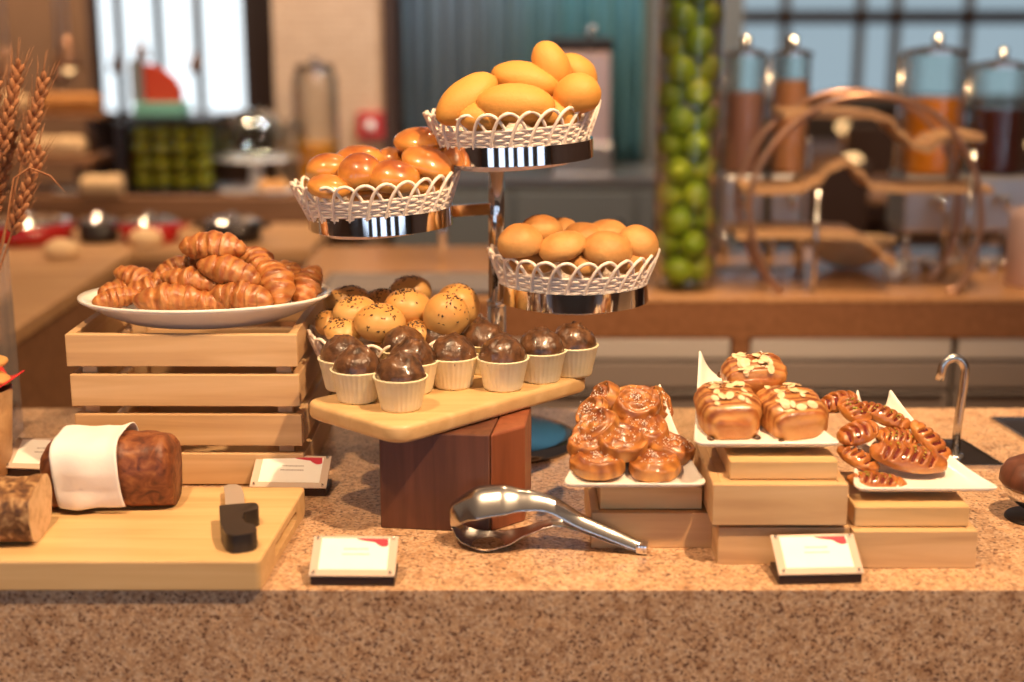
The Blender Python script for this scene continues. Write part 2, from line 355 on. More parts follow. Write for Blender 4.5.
# ------------------------------------------------------------------ name cards
def sign(loc, rz, label, wd=.106, ht=.062, tilt=30, lines=((.36, .26), (.40, .13))):
    t = empty('name_card_holder', loc, (0, 0, rz), label, 'sign holder', 'acrylic name card holders on the counter')
    b = MB().box(-wd/2+.001, wd/2-.001, .004, .052, 0, .011, .0012).build('base', 'base_dark', t, smooth=False)
    rot = (R(tilt), 0, 0); z0 = .014; sh = Vector((0, 0, z0))
    MB().box(-wd/2, wd/2, 0, ht, -.0012, .0012, .0005).build('back_plate', 'card_reflection_tan', t, smooth=False, loc=sh, rot=rot)
    pw, ph = wd*.40, ht
    MB().box(-pw, pw, ht*.15, ht*.93, .0013, .0017).build('card', 'paper', t, smooth=False, loc=sh, rot=rot)
    pts = [];
    for k in range(15):
        u = k/14; pts.append((pw*(.02+.96*u), ht*.93 - 0))
    low = [(pw*(.98-.96*u), ht*(.93 - .20*math.sin(pi*min(1, u*1.0))**.8*(1-.55*u) - .0)) for u in [k/14 for k in range(15)]]
    poly = [(pw*.02, ht*.925), (pw*.96, ht*.925)] + [(pw*(.98-.96*u), ht*(.925 - .23*(1-u)**.55*(.55+.45*sin(pi*min(1, u*2+.15))) + .0)) for u in [k/12 for k in range(12)]]
    MB().prism(poly, .0018, .0020).build('red_petal', 'petal_red', t, smooth=False, loc=sh, rot=rot)
    mk = MB(); rnd = random.Random(int(loc[0]*1e4))
    for wfr, yfr in lines:
        x = -pw*wfr + pw*.05
        while x < pw*wfr:
            dx = rnd.uniform(.0012, .003); mk.box(x, x+dx, ht*(.38+yfr*1.0), ht*(.38+yfr*1.0)+.0022, .0018, .0019); x += dx+.0009
    mk.build('printed_text', 'print_grey', t, smooth=False, loc=sh, rot=rot)
    for sx in (-1, 1):
        for fy in (.07, .93):
            MB().lathe([(.0001, .0048), (.0017, .0046), (.002, .0038), (.002, -.0016)], 10).build('screw', 'steel', t, loc=sh + Matrix.Rotation(R(tilt), 3, 'X') @ Vector((sx*(wd/2-.006), ht*fy, 0)), rot=rot)
    return t
sign((-0.1962, 1.6254, 0.9000), R(-1), 'acrylic name card holder at the counter edge in front of the walnut pedestal')
sign((0.3802, 1.6315, 0.9000), R(3), 'acrylic name card holder at the counter edge below the tray of almond pastries')
sign((-0.3244, 1.9501, 0.9000), R(-3), 'acrylic name card holder leaning near the crate beside the cutting board corner', wd=.112)
sign((-0.7138, 2.0343, 0.9000), R(-6), 'acrylic name card holder half hidden behind the napkin wrapped loaf')

# ------------------------------------------------------------------ crate with croissants
cx0, cx1 = -.643, -.306; cy0 = 2.0; 
t = empty('slatted_crate', ((cx0+cx1)/2, cy0+.155, CT), (0, 0, R(-.5)), 'slatted pale wooden crate turned up as a stand under the croissant platter', 'crate')
hw = .161; cd = .15; pitch = .060; sh = .048
for k in range(4):
    z0 = .002 + k*pitch; jig = (.004, .002, -.001, -.004)[k]
    for sy in (-1, 1):
        o = MB().box(-hw+jig-.006, hw+jig*.5+.006, -.006, .006, 0, sh, .0015).build('slat', 'pine', t, smooth=False, loc=(0, sy*cd, z0))
    for sx in (-1, 1):
        MB().box(-.006, .006, -cd+.007, cd-.007, 0, sh, .0015).build('end_slat', 'pine_side', t, smooth=False, loc=(sx*hw+jig, 0, z0))
for sx in (-1, 1):
    for sy in (-1, 1):
        MB().box(-.011, .011, -.008, .008, 0, 3*pitch+sh-.004, .001).build('corner_post', 'pine_side', t, smooth=False, loc=(sx*(hw-.019), sy*(cd-.0155), .002))
MB().box(-hw+.007, hw-.007, -cd+.025, cd-.025, 0, .008).build('bottom_board', 'pine', t, smooth=False, loc=(0, 0, .004))
crT = CT + 3*pitch + sh + .002

pc = Vector(((cx0+cx1)/2 + .012, cy0+.105, crT))
t = empty('oval_platter', pc, (0, R(-.8), 0), 'white oval platter piled with croissants on top of the crate', 'plate')
prof = [(.001, .004), (.55, .004), (.62, .006), (.80, .016), (.95, .028), (1.0, .031), (1.0, .0275), (.96, .024), (.80, .0115), (.64, .002), (.58, 0), (.001, 0)]
mb = MB().lathe(prof, 64); mb.v = [(x*.190, y*.125, z*1.3) for x, y, z in mb.v]
mb.build('platter', 'ceramic', t)

def croissant_mesh(seed, L=.085, Rr=.0215, bend=1.0, layers=5.2):
    rnd = random.Random(seed); nu, nv = 28, 84; mb = MB()
    th = bend*1.0; rad = L/(2*sin(th/2+.001)) if th > .01 else 1e3
    def fn(u, v):
        s = (v-.5)*2; a = s*th/2
        c = Vector((rad*sin(a), rad*cos(a)-rad + .3*L*0, 0)); tn = Vector((cos(a), -sin(a), 0)); nn = Vector((sin(a), cos(a), 0))
        ang = 2*pi*u
        env = max(0, 1-abs(s)**3.0)**.62*(1-.26*abs(s)) * (1+.10*nz((s*2.5, seed, 0), 1.3, seed))
        ph = (abs(s)*layers*.5 + .22*sin(ang+seed) + .12*sin(2*ang+seed*2) + .3*nz((cos(ang), sin(ang), s*2), 1.1, seed+4)) % 1.0
        step = 1.05 - .125*ph**1.6
        k = 1 + .13*nz((cos(ang), sin(ang), s*3), 1.7, seed) + .05*nz((cos(ang), sin(ang), s*5), 5, seed)
        r = Rr*env*step*k + .0004
        dv = nn*cos(ang)*r*1.08 + Vector((0, 0, 1))*sin(ang)*r*(.92)
        p = c + dv
        return p
    mb.grid(nu, nv, fn, closed_u=True)
    mb.f.append(tuple(range(nu-1, -1, -1))); mb.f.append(tuple((nv-1)*nu+k for k in range(nu)))
    return mb.mesh('croissant')
cm = [croissant_mesh(s, L, r, b) for s, L, r, b in ((1, .092, .0235, .9), (2, .088, .022, 1.3), (3, .095, .022, .6), (5, .084, .024, 1.1))]
for m_ in cm: m_.materials.append(M['croissant']); [setattr(p, 'use_smooth', True) for p in m_.polygons]
GC = 'croissants piled on the oval platter'
# (position, variant, rz, ry(tilt), rx, scale, label)
CR = [
 ((-0.4413, 2.0800, 1.2443), 0, -4, 2, 0, 1.02, 'topmost croissant, crowning the whole pile'),
 ((-0.4132, 2.0500, 1.2139), 2, -10, 14, 20, .98, 'croissant directly under the topmost one, in the middle of the pile'),
 ((-0.3858, 2.1200, 1.2145), 3, -60, 12, 0, .9, 'pale golden croissant peeking out behind the middle of the pile, right of the topmost'),
 ((-0.5026, 2.1000, 1.2075), 1, 25, -18, 0, .86, 'croissant on the upper left slope of the pile, just left below the topmost'),
 ((-0.4705, 2.0600, 1.1955), 2, -8, 8, -10, .95, 'pointed croissant in the second row, above the front left centre'),
 ((-0.5634, 2.1100, 1.1888), 0, -20, 18, 0, .82, 'croissant with a raised pointed tip at the upper left of the pile'),
 ((-0.5353, 2.0800, 1.1809), 2, 14, -8, 0, .92, 'croissant at the left in the second row, under the raised tip'),
 ((-0.5918, 2.1000, 1.1738), 3, 30, 0, 0, .72, 'small croissant far left at the back of the pile'),
 ((-0.5828, 2.0500, 1.1735), 1, 20, -6, 0, .72, 'croissant resting at the leftmost end of the platter'),
 ((-0.4973, 2.0250, 1.1772), 2, 4, -2, 0, 1.04, 'long croissant lying at the front left of the platter'),
 ((-0.3920, 2.0300, 1.1791), 3, -8, 6, 0, 1.02, 'fat croissant lying at the front right of centre on the platter'),
 ((-0.3521, 2.0750, 1.1926), 0, -62, 36, 0, .98, 'striped croissant standing steeply on the right slope of the pile'),
 ((-0.3100, 2.1000, 1.1815), 3, 70, -40, 0, .84, 'darkest croissant at the far right end of the platter'),
 ((-0.3337, 2.1200, 1.1899), 1, -70, 30, 0, .8, 'croissant leaning behind the striped one near the right end'),
 ((-0.4434, 2.0300, 1.1702), 2, 0, 0, 0, .8, 'croissant tucked low between the two front ones'),
 ((-0.4305, 2.1300, 1.1724), 0, 20, 0, 0, .95, 'croissant buried at the back in the core of the pile'),
 ((-0.5019, 2.1400, 1.1642), 1, -10, 0, 0, .95, 'croissant buried at the back left in the core of the pile'),
]
for p, v, rz, ry, rx, s, lab in CR:
    o = bpy.data.objects.new('croissant', cm[v]); C.objects.link(o); o.location = p; o.scale = (s*1.07,)*3
    o.rotation_euler = Euler((R(rx), R(ry), R(rz)), 'XYZ'); tag(o, lab, 'croissant', GC)

# ------------------------------------------------------------------ walnut pedestal, board, muffins
t = empty('pedestal_block', (-.082, 1.905, CT), (0, 0, 0), 'dark walnut block pedestal holding up the muffin board', 'pedestal')
pa = (-0.1786, 1.8258, 0.9000); pb = (-0.0297, 1.8071, 0.9000); pd = (0.0180, 1.8526, 0.9000)
A = Vector(pa[:2]); B = Vector(pb[:2]); D = Vector(pd[:2])
def loc2(v): return (v.x - t.location.x, v.y - t.location.y)
Rr_ = A + (D-B)
back = Vector((B.x-A.x, B.y-A.y)); nrm = Vector((-(back.y), back.x)).normalized()
D2 = D + Vector((.010, .10)); R2 = A + Vector((-.004, .15))
o = MB().prism([loc2(A), loc2(B), loc2(B+nrm*.11), loc2(R2)], 0, .1375).build('block', 'walnut', t, smooth=False); bevel(o, .002)
o = MB().prism([loc2(B+Vector((.001, .002))), loc2(D), loc2(D2), loc2(B+nrm*.11+Vector((.001, 0)))], 0, .1375).build('side_panel', 'cherry', t, smooth=False); bevel(o, .003)
mT = CT+.163
bl = Vector((-0.2928, 1.8905, 1.0600)[:2]); bf = Vector((-0.1469, 1.7546, 1.0600)[:2]); br = Vector((0.1211, 2.0302, 1.0600)[:2]); bb = bl + br - bf + Vector((.0, -.05))
ctr = (bl+br)/2
t = empty('serving_board', (ctr.x, ctr.y, CT+.1385), (0, 0, 0), 'rounded pale wooden serving board with muffins on the walnut pedestal', 'board')
o = MB().prism([tuple(Vector(p) - ctr) for p in fillet_poly([tuple(bl), tuple(bf), tuple(br), tuple(bb)], .035, 9)], 0, .0245).build('board', 'maple', t, smooth=True); bevel(o, .007, 4)

mu = empty('muffin', (0, 0, 0)); 
cupP = [(.0001, .001), (.0255, .001), (.0262, 0), (.0275, .003), (.0352, .041), (.0368, .043), (.0372, .0445), (.0362, .0455), (.0345, .0445), (.033, .040)]
MB().lathe(cupP, 128, flute=.016, nfl=30).build('paper_cup', 'cup_paper', mu)
def dome(seed):
    def fn(p, d):
        zz = p.z if p.z > 0 else p.z*.35
        k = 1 + .09*nz(d, 2.0, seed) + .05*nz(d, 5.5, seed) + .035*nz(d, 11, seed)
        return Vector((p.x*k, p.y*k, zz*(1+.18*nz(d, 2.2, seed+5)+.09*nz(d, 6, seed)+.05*nz(d, 11, seed))))
    return MB().sphere(.0338, .0338, .034, (0, 0, .0415), 36, 20, fn)
domes = [dome(s).mesh('muffin_top') for s in (2, 7, 11)]
for m_ in domes: m_.materials.append(M['choc']); [setattr(p, 'use_smooth', True) for p in m_.polygons]
mt = bpy.data.objects.new('muffin_top', domes[0]); C.objects.link(mt); mt.parent = mu
MUF = [((345,390),'chocolate muffin at the far left corner of the board, behind another'), ((358,402),'chocolate muffin second from the left, partly hiding the leftmost one'), ((401,409),'chocolate muffin at the front corner of the board, nearest of all'),
 ((402,380),'chocolate muffin in the back row, mostly hidden behind its glossy neighbour on the left half'), ((411,394),'glossy chocolate muffin just behind the nearest one at the board corner'), ((453,386),'large chocolate muffin in the middle of the board front'), ((443,372),'chocolate muffin hidden behind the large middle one, showing only its top'),
 ((504,389),'chocolate muffin at the front right of centre, its whole cup in view'), ((484,372),'chocolate muffin in the back row below the stand pole'), ((542,380),'chocolate muffin second from the right end of the board'), ((574,373.5),'chocolate muffin at the right end of the board')]
MUFP = [(-0.2377, 1.9525, 1.0630), (-0.2126, 1.8900, 1.0630), (-0.1502, 1.8505, 1.0630), (-0.1578, 2.0075, 1.0630), (-0.1398, 1.9365, 1.0630), (-0.0844, 1.9633, 1.0630), (-0.1060, 2.0537, 1.0630), (-0.0128, 1.9525, 1.0630), (-0.0417, 2.0478, 1.0630), (0.0421, 1.9963, 1.0630), (0.0901, 2.0304, 1.0630)]
for i, ((_, lab), p) in enumerate(zip(MUF, MUFP)):
    o = mu if i == 0 else copy_tree(mu)
    o.location = (p[0], p[1], mT+.0003); o.rotation_euler = (0, 0, i*1.7)
    for ch in o.children:
        if ch.name.startswith('muffin_top'): ch.data = domes[i % 3]
    tag(o, lab, 'muffin', 'chocolate muffins on the serving board')

# ------------------------------------------------------------------ tiered basket stand
px_, py_ = -.0245, 2.2245
t = empty('basket_stand', (px_, py_, CT), label='chrome tiered stand with ring arms and a round base holding the bread baskets', cat='stand')
MB().lathe([(.0001, .012), (.11, .012), (.128, .009), (.134, .004), (.134, 0), (.0001, 0)], 64).build('round_base', 'dark_chrome', t, auto=40)
rings = {'top': (0.0061, 2.1700, 1.3798), 'left': (-0.1985, 2.1400, 1.2816), 'right': (0.0936, 2.1400, 1.1689), 'low': (-0.1724, 2.1200, 1.0520)}
ztop = rings['top'][2] - CT
MB().tube([(0, 0, .011), (0, 0, ztop-.25)], .0148, 24).build('pole', 'chrome', t)
MB().tube([(0, 0, ztop-.2502), (0, 0, ztop+.012)], .0128, 24).build('upper_pole', 'chrome', t)
MB().lathe([(.0149, -.004), (.0158, -.003), (.0158, .003), (.0149, .004)], 24, c=(0, 0, ztop-.25)).build('collar', 'chrome', t)
RR = {'top': .114, 'left': .106, 'right': .112, 'low': .108}
tilt = {'top': R(-2), 'left': R(-2), 'right': 0, 'low': R(-2)}
for k, c in rings.items():
    v = Vector(c) - t.location; r = RR[k]; hh = .0138
    o = MB().lathe([(r, -hh), (r+.0035, -hh), (r+.0035, hh), (r, hh), (r, -hh)], 72).build('ring_holder', 'chrome', t, loc=v, rot=(0, tilt[k], 0), auto=40)
    d = Vector((-v.x, -v.y, 0)); L = d.length
    if L > .03:
        n = d.normalized(); 
        if L > r + .01: pts = [Vector((v.x, v.y, v.z)) + n*(r+.002), Vector((0, 0, v.z))]
        else: pts = [Vector((0, 0, v.z)), Vector((v.x, v.y, v.z)) + n*(r+.002)]
        MB().box(0, (pts[1]-pts[0]).length, -.004, .004, -.0095, .0095, .001).build('arm', 'chrome', t, smooth=False, loc=pts[0], rot=(0, 0, math.atan2((pts[1]-pts[0]).y, (pts[1]-pts[0]).x)))

# wicker basket
def basket_r(z): 
    return .092 + .042*(z/.092)**.75
def make_basket():
    N = 26; H = .092
    mb = MB()
    for row in range(13):
        z = .011 + row*.0046; pts = []
        for k in range(N*6):
            a = 2*pi*k/(N*6); r = basket_r(z) + .0016*sin(a*N + row*pi); pts.append((r*cos(a), r*sin(a), z))
        mb.tube(pts, .0025, 6, closed=True)
    base = MB().lathe([(.0001, .0025), (.088, .0025), (.0925, .006), (.0955, .010), (.0945, .011), (.090, .008), (.086, .005), (.0001, .005)], 52)
    st = MB()
    for k in range(N):
        a0 = 2*pi*k/N; pts = []
        for j in range(25):                       # each stake leans up, arches over and comes down two stakes on
            u = j/24; a = a0 + 2*pi/N*2.7*(u if u < .5 else .5+(u-.5)*1.0)
            zz = .010 + (H-.010)*(1-abs(2*u-1)**2.2)
            r = basket_r(zz) + .0012 + .0022*(1 if u < .5 else -1)*(1-abs(2*u-1)**4)*.7
            pts.append((r*cos(a), r*sin(a), zz))
        st.tube(pts, .0027, 7)
    return mb.mesh('weave'), base.mesh('basket_floor'), st.mesh('looped_border')
bw, bbm, bst = make_basket()
for m_ in (bw, bbm, bst): m_.materials.append(M['wicker']); [setattr(p, 'use_smooth', True) for p in m_.polygons]
def basket(c, dz, rot, s, label):
    t = empty('bread_basket', (c[0], c[1], c[2]+dz), rot, label, 'basket', 'cream wicker baskets on the tiered stand'); t.scale = (s,)*3
    for nme, m_ in (('weave', bw), ('basket_floor', bbm), ('looped_border', bst)):
        o = bpy.data.objects.new(nme, m_); C.objects.link(o); o.parent = t
    return t
basket(rings['top'], -.026, (0, R(-4.0), 0), .975, 'cream wicker basket on the topmost ring, full of yellow oval buns')
basket(rings['left'], -.024, (0, R(-4.5), 0), .935, 'cream wicker basket of shiny glazed buns on the left ring')
basket(rings['right'], -.025, (0, 0, R(9)), .95, 'cream wicker basket of round floury buns on the right ring')
basket(rings['low'], -.027, (0, R(-2), R(4)), 1.0, 'cream wicker basket of seeded buns on the lowest ring behind the muffins')

def bun_mesh(a, b, c, seed, flat=.55, lump=.04):
    def fn(p, d):
        k = 1 + lump*nz(d, 1.6, seed) + lump*.4*nz(d, 4, seed)
        q = p*k
        if q.z < -c*flat: q.z = -c*flat - (abs(q.z)-c*flat)*.25
        return q
    return MB().sphere(a, b, c, (0, 0, 0), 32, 20, fn).mesh('bun')
def buns(rows, mat, name, cat, group, seeds=0, lump=.04, flat=.6):
    for i, (p, a, b, c, rz, ry, rx, lab) in enumerate(rows):
        me = bun_mesh(a, b, c, i*3+len(rows), flat, lump); o = link(name, me, mat, None, True, p); o.rotation_euler = Euler((R(rx), R(ry), R(rz)), 'XYZ')
        tag(o, lab, cat, group)
        if seeds:
            rnd = random.Random(i+50); mb = MB()
            nrm_ = [me.vertices[v] for v in range(len(me.vertices))]
            cand = [v for v in nrm_ if v.co.z > c*.15]
            cxs, cys = rnd.uniform(-.3, .3)*a, rnd.uniform(-.5, .1)*b
            for _ in range(seeds):
                v = rnd.choice(cand); n = v.normal
                if (v.co.x-cxs)**2+(v.co.y-cys)**2 > (.75*max(a, b))**2: continue
                q = n.to_track_quat('Z', 'Y').to_matrix().to_4x4(); q.translation = v.co + Vector((rnd.uniform(-.002, .002), rnd.uniform(-.002, .002), 0)) + n*.0004
                s_ = MB().sphere(.0022, .0009, .0007, su=6, sv=4); mm = q @ Matrix.Rotation(rnd.uniform(0, pi), 4, 'Z')
                mb.add([mm @ Vector(x) for x in s_.v], s_.f)
            so = mb.build('black_seeds', 'seed_black', o); so['kind'] = 'stuff'
buns([
 ((-0.0657, 2.1000, 1.4595), .054, .034, .029, 25, -34, 0, 'yellow oval bun leaning at the left side of the top basket'),
 ((0.0208, 2.1400, 1.4832), .053, .034, .028, -5, 12, 0, 'yellow oval bun lying across the middle of the top basket, second row'),
 ((0.0050, 2.0700, 1.4544), .057, .034, .030, 0, 2, 0, 'yellow oval bun lying front and centre in the top basket'),
 ((0.0580, 2.1500, 1.5032), .040, .030, .028, 0, 66, 0, 'yellow oval bun standing highest at the upper right of the top basket'),
 ((0.0948, 2.1000, 1.4653), .036, .034, .032, -40, -20, 0, 'yellow oval bun at the right edge of the top basket'),
 ((0.0974, 2.2000, 1.4904), .036, .032, .028, 20, 40, 0, 'yellow oval bun mostly hidden behind the right side of the top basket'),
 ((-0.0406, 2.0800, 1.4351), .040, .03, .024, 10, 0, 0, 'yellow oval bun low under the leaning left one in the top basket'),
 ((0.0571, 2.1000, 1.4364), .044, .03, .025, 0, 0, 0, 'yellow oval bun low between the front centre and right ones of the top basket'),
 ((0.0046, 2.1900, 1.4430), .05, .034, .030, 0, 0, 0, 'yellow oval bun buried at the back core of the top basket'),
], 'yellow_bun', 'oval_bun', 'bun', 'yellow oval buns in the top basket', lump=.025, flat=.8)
buns([
 ((-0.1390, 2.1600, 1.3928), .040, .034, .0195, 0, -2, 14, 'glazed flat bun stacked highest at the right of the left basket'),
 ((-0.1244, 2.1100, 1.3652), .041, .036, .0215, -10, 20, 12, 'glazed bun tilted under the highest one at the right of the left basket'),
 ((-0.2216, 2.0800, 1.3525), .0345, .034, .030, 0, 0, 10, 'round dark glazed bun with a bright shine, left of centre in the left basket'),
 ((-0.1719, 2.0700, 1.3478), .039, .034, .026, 0, 4, 10, 'reddish glazed bun at the front centre of the left basket'),
 ((-0.2315, 2.1700, 1.3631), .040, .034, .023, 0, 0, 0, 'pale golden bun behind the round dark glazed one in the left basket'),
 ((-0.2756, 2.1200, 1.3566), .033, .032, .022, 10, -10, 0, 'glazed bun at the upper left edge of the left basket'),
 ((-0.2657, 2.0600, 1.3360), .033, .030, .0165, 0, 6, 12, 'golden bun with a creased top low at the front left of the left basket'),
 ((-0.1829, 2.1900, 1.3609), .030, .03, .02, 0, 0, 0, 'bun half hidden at the back middle of the left basket'),
 ((-0.1344, 2.1200, 1.3313), .036, .034, .020, 0, 0, 0, 'bun buried low at the right of the left basket'),
 ((-0.2094, 2.1200, 1.3208), .04, .05, .020, 0, 0, 0, 'bun buried at the bottom of the left basket'),
], 'glazed_bun', 'glazed_bun', 'bun', 'glazed buns in the left basket')
buns([
 ((0.0118, 2.0700, 1.2520), .034, .032, .029, 0, -8, 0, 'round bun at the left edge of the right basket, beside the pole'),
 ((0.0439, 2.1300, 1.2588), .034, .032, .026, 0, 0, 0, 'brown round bun behind the left ones of the right basket'),
 ((0.0733, 2.0600, 1.2478), .036, .032, .0215, 0, -16, 12, 'tilted oval bun left of centre at the front of the right basket'),
 ((0.1394, 2.0600, 1.2433), .038, .034, .027, 0, 4, 8, 'wide floury bun right of centre at the front of the right basket'),
 ((0.1868, 2.1000, 1.2439), .033, .032, .030, 0, 10, 0, 'round bun at the right edge of the right basket'),
 ((0.1473, 2.1600, 1.2493), .034, .032, .024, 0, 0, 0, 'bun at the back of the right basket between the two right ones'),
 ((0.1100, 2.1500, 1.2463), .033, .032, .024, 0, 0, 0, 'bun at the back centre of the right basket'),
 ((0.0781, 2.2000, 1.2475), .028, .03, .022, 0, 0, 0, 'small pale bun far at the back of the right basket'),
 ((0.1049, 2.0700, 1.2191), .034, .03, .020, 0, 0, 0, 'bun low at the front centre of the right basket, under the others'),
 ((0.1716, 2.0900, 1.2185), .034, .03, .020, 0, 0, 0, 'bun low at the front right of the right basket, under the others'),
 ((0.0298, 2.0900, 1.2185), .034, .03, .020, 0, 0, 0, 'bun low at the front left of the right basket, under the others'),
], 'round_bun', 'round_bun', 'bun', 'round buns in the right basket', lump=.05)
buns([
 ((-0.1941, 2.0400, 1.1380), .038, .036, .028, 0, 2, 14, 'seeded bun at the front centre of the lowest basket'),
 ((-0.1578, 2.0900, 1.1514), .036, .034, .027, 0, 0, 10, 'smooth pale bun in the middle of the lowest basket, second row'),
 ((-0.0974, 2.0500, 1.1464), .034, .032, .036, 0, 14, 20, 'heavily seeded bun standing at the right of the lowest basket'),
 ((-0.2350, 2.0800, 1.1474), .034, .032, .0205, 0, -6, 14, 'oval seeded bun at the left of the lowest basket'),
 ((-0.2532, 2.1500, 1.1495), .036, .034, .022, 0, -4, 0, 'seeded bun at the back left rim of the lowest basket'),
 ((-0.1586, 2.1900, 1.1556), .033, .032, .024, 0, 0, 0, 'bun standing highest at the back centre of the lowest basket'),
 ((-0.1406, 2.0500, 1.1206), .024, .026, .018, 0, 0, 16, 'small seeded bun low between the front centre and right ones of the lowest basket'),
 ((-0.2002, 2.1600, 1.1427), .028, .028, .022, 0, 0, 0, 'dark seeded bun at the back between the left and centre of the lowest basket'),
 ((-0.0838, 2.1200, 1.1465), .035, .034, .034, 0, 20, 0, 'seeded bun behind the standing one at the right of the lowest basket'),
 ((-0.2501, 2.0500, 1.1236), .028, .028, .018, 0, 0, 16, 'seeded bun low at the front left of the lowest basket'),
 ((-0.2756, 2.1000, 1.1229), .022, .026, .022, 0, 0, 0, 'small bun at the far left inside the lowest basket'),
 ((-0.1717, 2.1200, 1.0932), .04, .04, .022, 0, 0, 0, 'bun buried at the bottom of the lowest basket'),
], 'seed_bun', 'seeded_bun', 'bun', 'seeded buns in the lowest basket', seeds=90)

# ------------------------------------------------------------------ tongs
t = empty('serving_tongs', (0.0670, 1.7530, 0.9000), (0, 0, R(-9)), 'steel serving tongs with scoop ends lying on the counter', 'tongs')
def arm(path, wid, thick=.0012, cup=.25):
    """pressed steel strip: gutter shaped cross-section along a path"""
    n = 60; pts = [Vector(p) for p in path]
    def cr(tt):
        k = tt*(len(pts)-1); i = min(int(k), len(pts)-2); f_ = k-i
        p0, p1, p2, p3 = pts[max(i-1, 0)], pts[i], pts[i+1], pts[min(i+2, len(pts)-1)]
        return .5*((2*p1)+(p2-p0)*f_+(2*p0-5*p1+4*p2-p3)*f_**2+(3*p1-p0-3*p2+p3)*f_**3)
    def wd(tt):
        k = tt*(len(wid)-1); i = min(int(k), len(wid)-2); f_ = k-i; f_ = f_*f_*(3-2*f_); return wid[i]*(1-f_)+wid[i+1]*f_
    sgn = 1 if cup > 0 else -1
    def fn(u, v):
        p = cr(v); tn = (cr(min(1, v+.01))-cr(max(0, v-.01))).normalized(); side = Vector((0, 1, 0)); up = tn.cross(side).normalized()*-1
        if up.z < 0: up = -up
        s = (u-.5)*2; w_ = wd(v); bow = abs(cup)*w_*(1 - s*s)*sgn
        return p + side*(s*w_) + up*bow
    return MB().grid(13, n, fn)
up = [(-.144, 0, .020), (-.130, 0, .036), (-.105, 0, .046), (-.078, 0, .052), (-.050, 0, .056), (-.018, 0, .054), (.02, 0, .035), (.06, 0, .020), (.095, 0, .007), (.108, 0, .004)]
wu = [.010, .028, .036, .034, .024, .018, .0155, .0135, .0115, .0105]
o = arm(up, wu, cup=.95).build('upper_arm', 'steel', t); solid(o, .0013); subsurf(o)
lo = [(-.148, 0, .024), (-.130, 0, .011), (-.100, 0, .0045), (-.072, 0, .010), (-.046, 0, .022), (-.012, 0, .034), (.02, 0, .029), (.06, 0, .016), (.095, 0, .005), (.106, 0, .004)]
o = arm(lo, [.010, .030, .038, .032, .020, .0145, .013, .0115, .0105, .010], cup=-.28).build('lower_arm', 'steel', t); solid(o, .0013); subsurf(o)
MB().box(.096, .111, -.0115, .0115, .002, .0145, .002).build('hinge_clip', 'chrome', t)

# ------------------------------------------------------------------ wooden box risers and trays
def box_riser(name, x0, x1, y0, y1, z0, z1, label, mat='pine', wall=.011):
    t = empty(name, ((x0+x1)/2, (y0+y1)/2, z0), (0, 0, 0), label, 'riser')
    a, b, h = (x1-x0)/2, (y1-y0)/2, z1-z0
    for sy in (-1, 1): MB().box(-a, a, sy*(b-wall/2)-wall/2, sy*(b-wall/2)+wall/2, 0, h, .0012).build('side_board', mat, t, smooth=False)
    for sx in (-1, 1): MB().box(sx*(a-wall/2)-wall/2, sx*(a-wall/2)+wall/2, -b+wall+.0003, b-wall-.0003, 0, h, .0012).build('end_board', 'pine_side', t, smooth=False)
    MB().box(-a+wall+.0003, a-wall-.0003, -b+wall+.0003, b-wall-.0003, h-.009, h-.001, .001).build('top_board', mat, t, smooth=False)
    return t
def slab(x0, x1, y0, y1, z0, z1, label):
    o = MB().box(-(x1-x0)/2, (x1-x0)/2, -(y1-y0)/2, (y1-y0)/2, 0, z1-z0, .0015).build('wooden_slab', 'maple', None, smooth=False, loc=((x0+x1)/2, (y0+y1)/2, z0))
    tag(o, label, 'slab'); return o
box_riser('wooden_box', .1035, .268, 1.753, 1.93, CT, .9487, 'low pale wooden box under the tray of swirl pastries')
slab(.1155, .2495, 1.766, 1.90, .949, .979, 'pale wooden slab between the low box and the tray of swirl pastries')
box_riser('wooden_box', .2615, .4285, 1.697, 1.88, CT, .9501, 'bottom wooden box of the two-box stack under the almond pastries')
MB_sp = MB().box(-.045, .045, -.06, .06, 0, .0040).build('spacer_block', 'base_dark', None, smooth=False, loc=(.345, 1.80, .9504)); tag(MB_sp, 'thin dark spacer between the two stacked boxes under the almond pastries', 'spacer')
box_riser('wooden_box', .2525, .4225, 1.692, 1.88, .9547, 1.009, 'upper wooden box of the two-box stack under the almond pastries')
slab(.2755, .4120, 1.711, 1.85, 1.0093, 1.0335, 'pale wooden slab on the stacked boxes directly under the almond pastry tray')
box_riser('wooden_box', .4300, .5870, 1.684, 1.86, CT, .9497, 'low pale wooden box at the right under the tray of slit pastries')
slab(.4340, .5795, 1.70, 1.84, .950, .9765, 'pale wooden slab between the right low box and the tray of slit pastries')

TR = {}
def tray(key, label, fl, fr, bl, br, zb, y0, y1, rise, lip=.012, peak=.030, pw=1.5):
    """square dish: flat at the front, sweeping up to two pulled-up corners at the back"""
    cx = (fl+fr)/2
    t = empty('pastry_tray', (cx, y0, zb), (0, 0, 0), label, 'tray', 'white pastry trays with raised corners')
    def surf(u, v):
        # rounded front corners
        xl = fl + (bl-fl)*v; xr = fr + (br-fr)*v
        rr = .10; fu = 1.0
        if v < rr: fu = 1 - .085*(1-v/rr)**2.2
        x = (xl+xr)/2 + (xr-xl)*(u-.5)*fu
        y = y0 + (y1-y0)*v
        s = abs(2*u-1)
        e_ = max(s, abs(2*v-1) if v < .5 else 0)
        z = zb + .0052 + rise*v**pw + lip*max(0, (e_-.72)/.28)**2*(1-.5*v)
        z += peak*(v**3)*(s**2.6)
        y -= .016*v**3*(1-s**2)
        return Vector((x-cx, y-y0, z-zb))
    N = 25; o = MB().grid(N, N, lambda u, v: surf(u, v)).build('tray', 'ceramic', t); solid(o, .0048, -1); subsurf(o, 1)
    TR[key] = (surf, t)
    return t
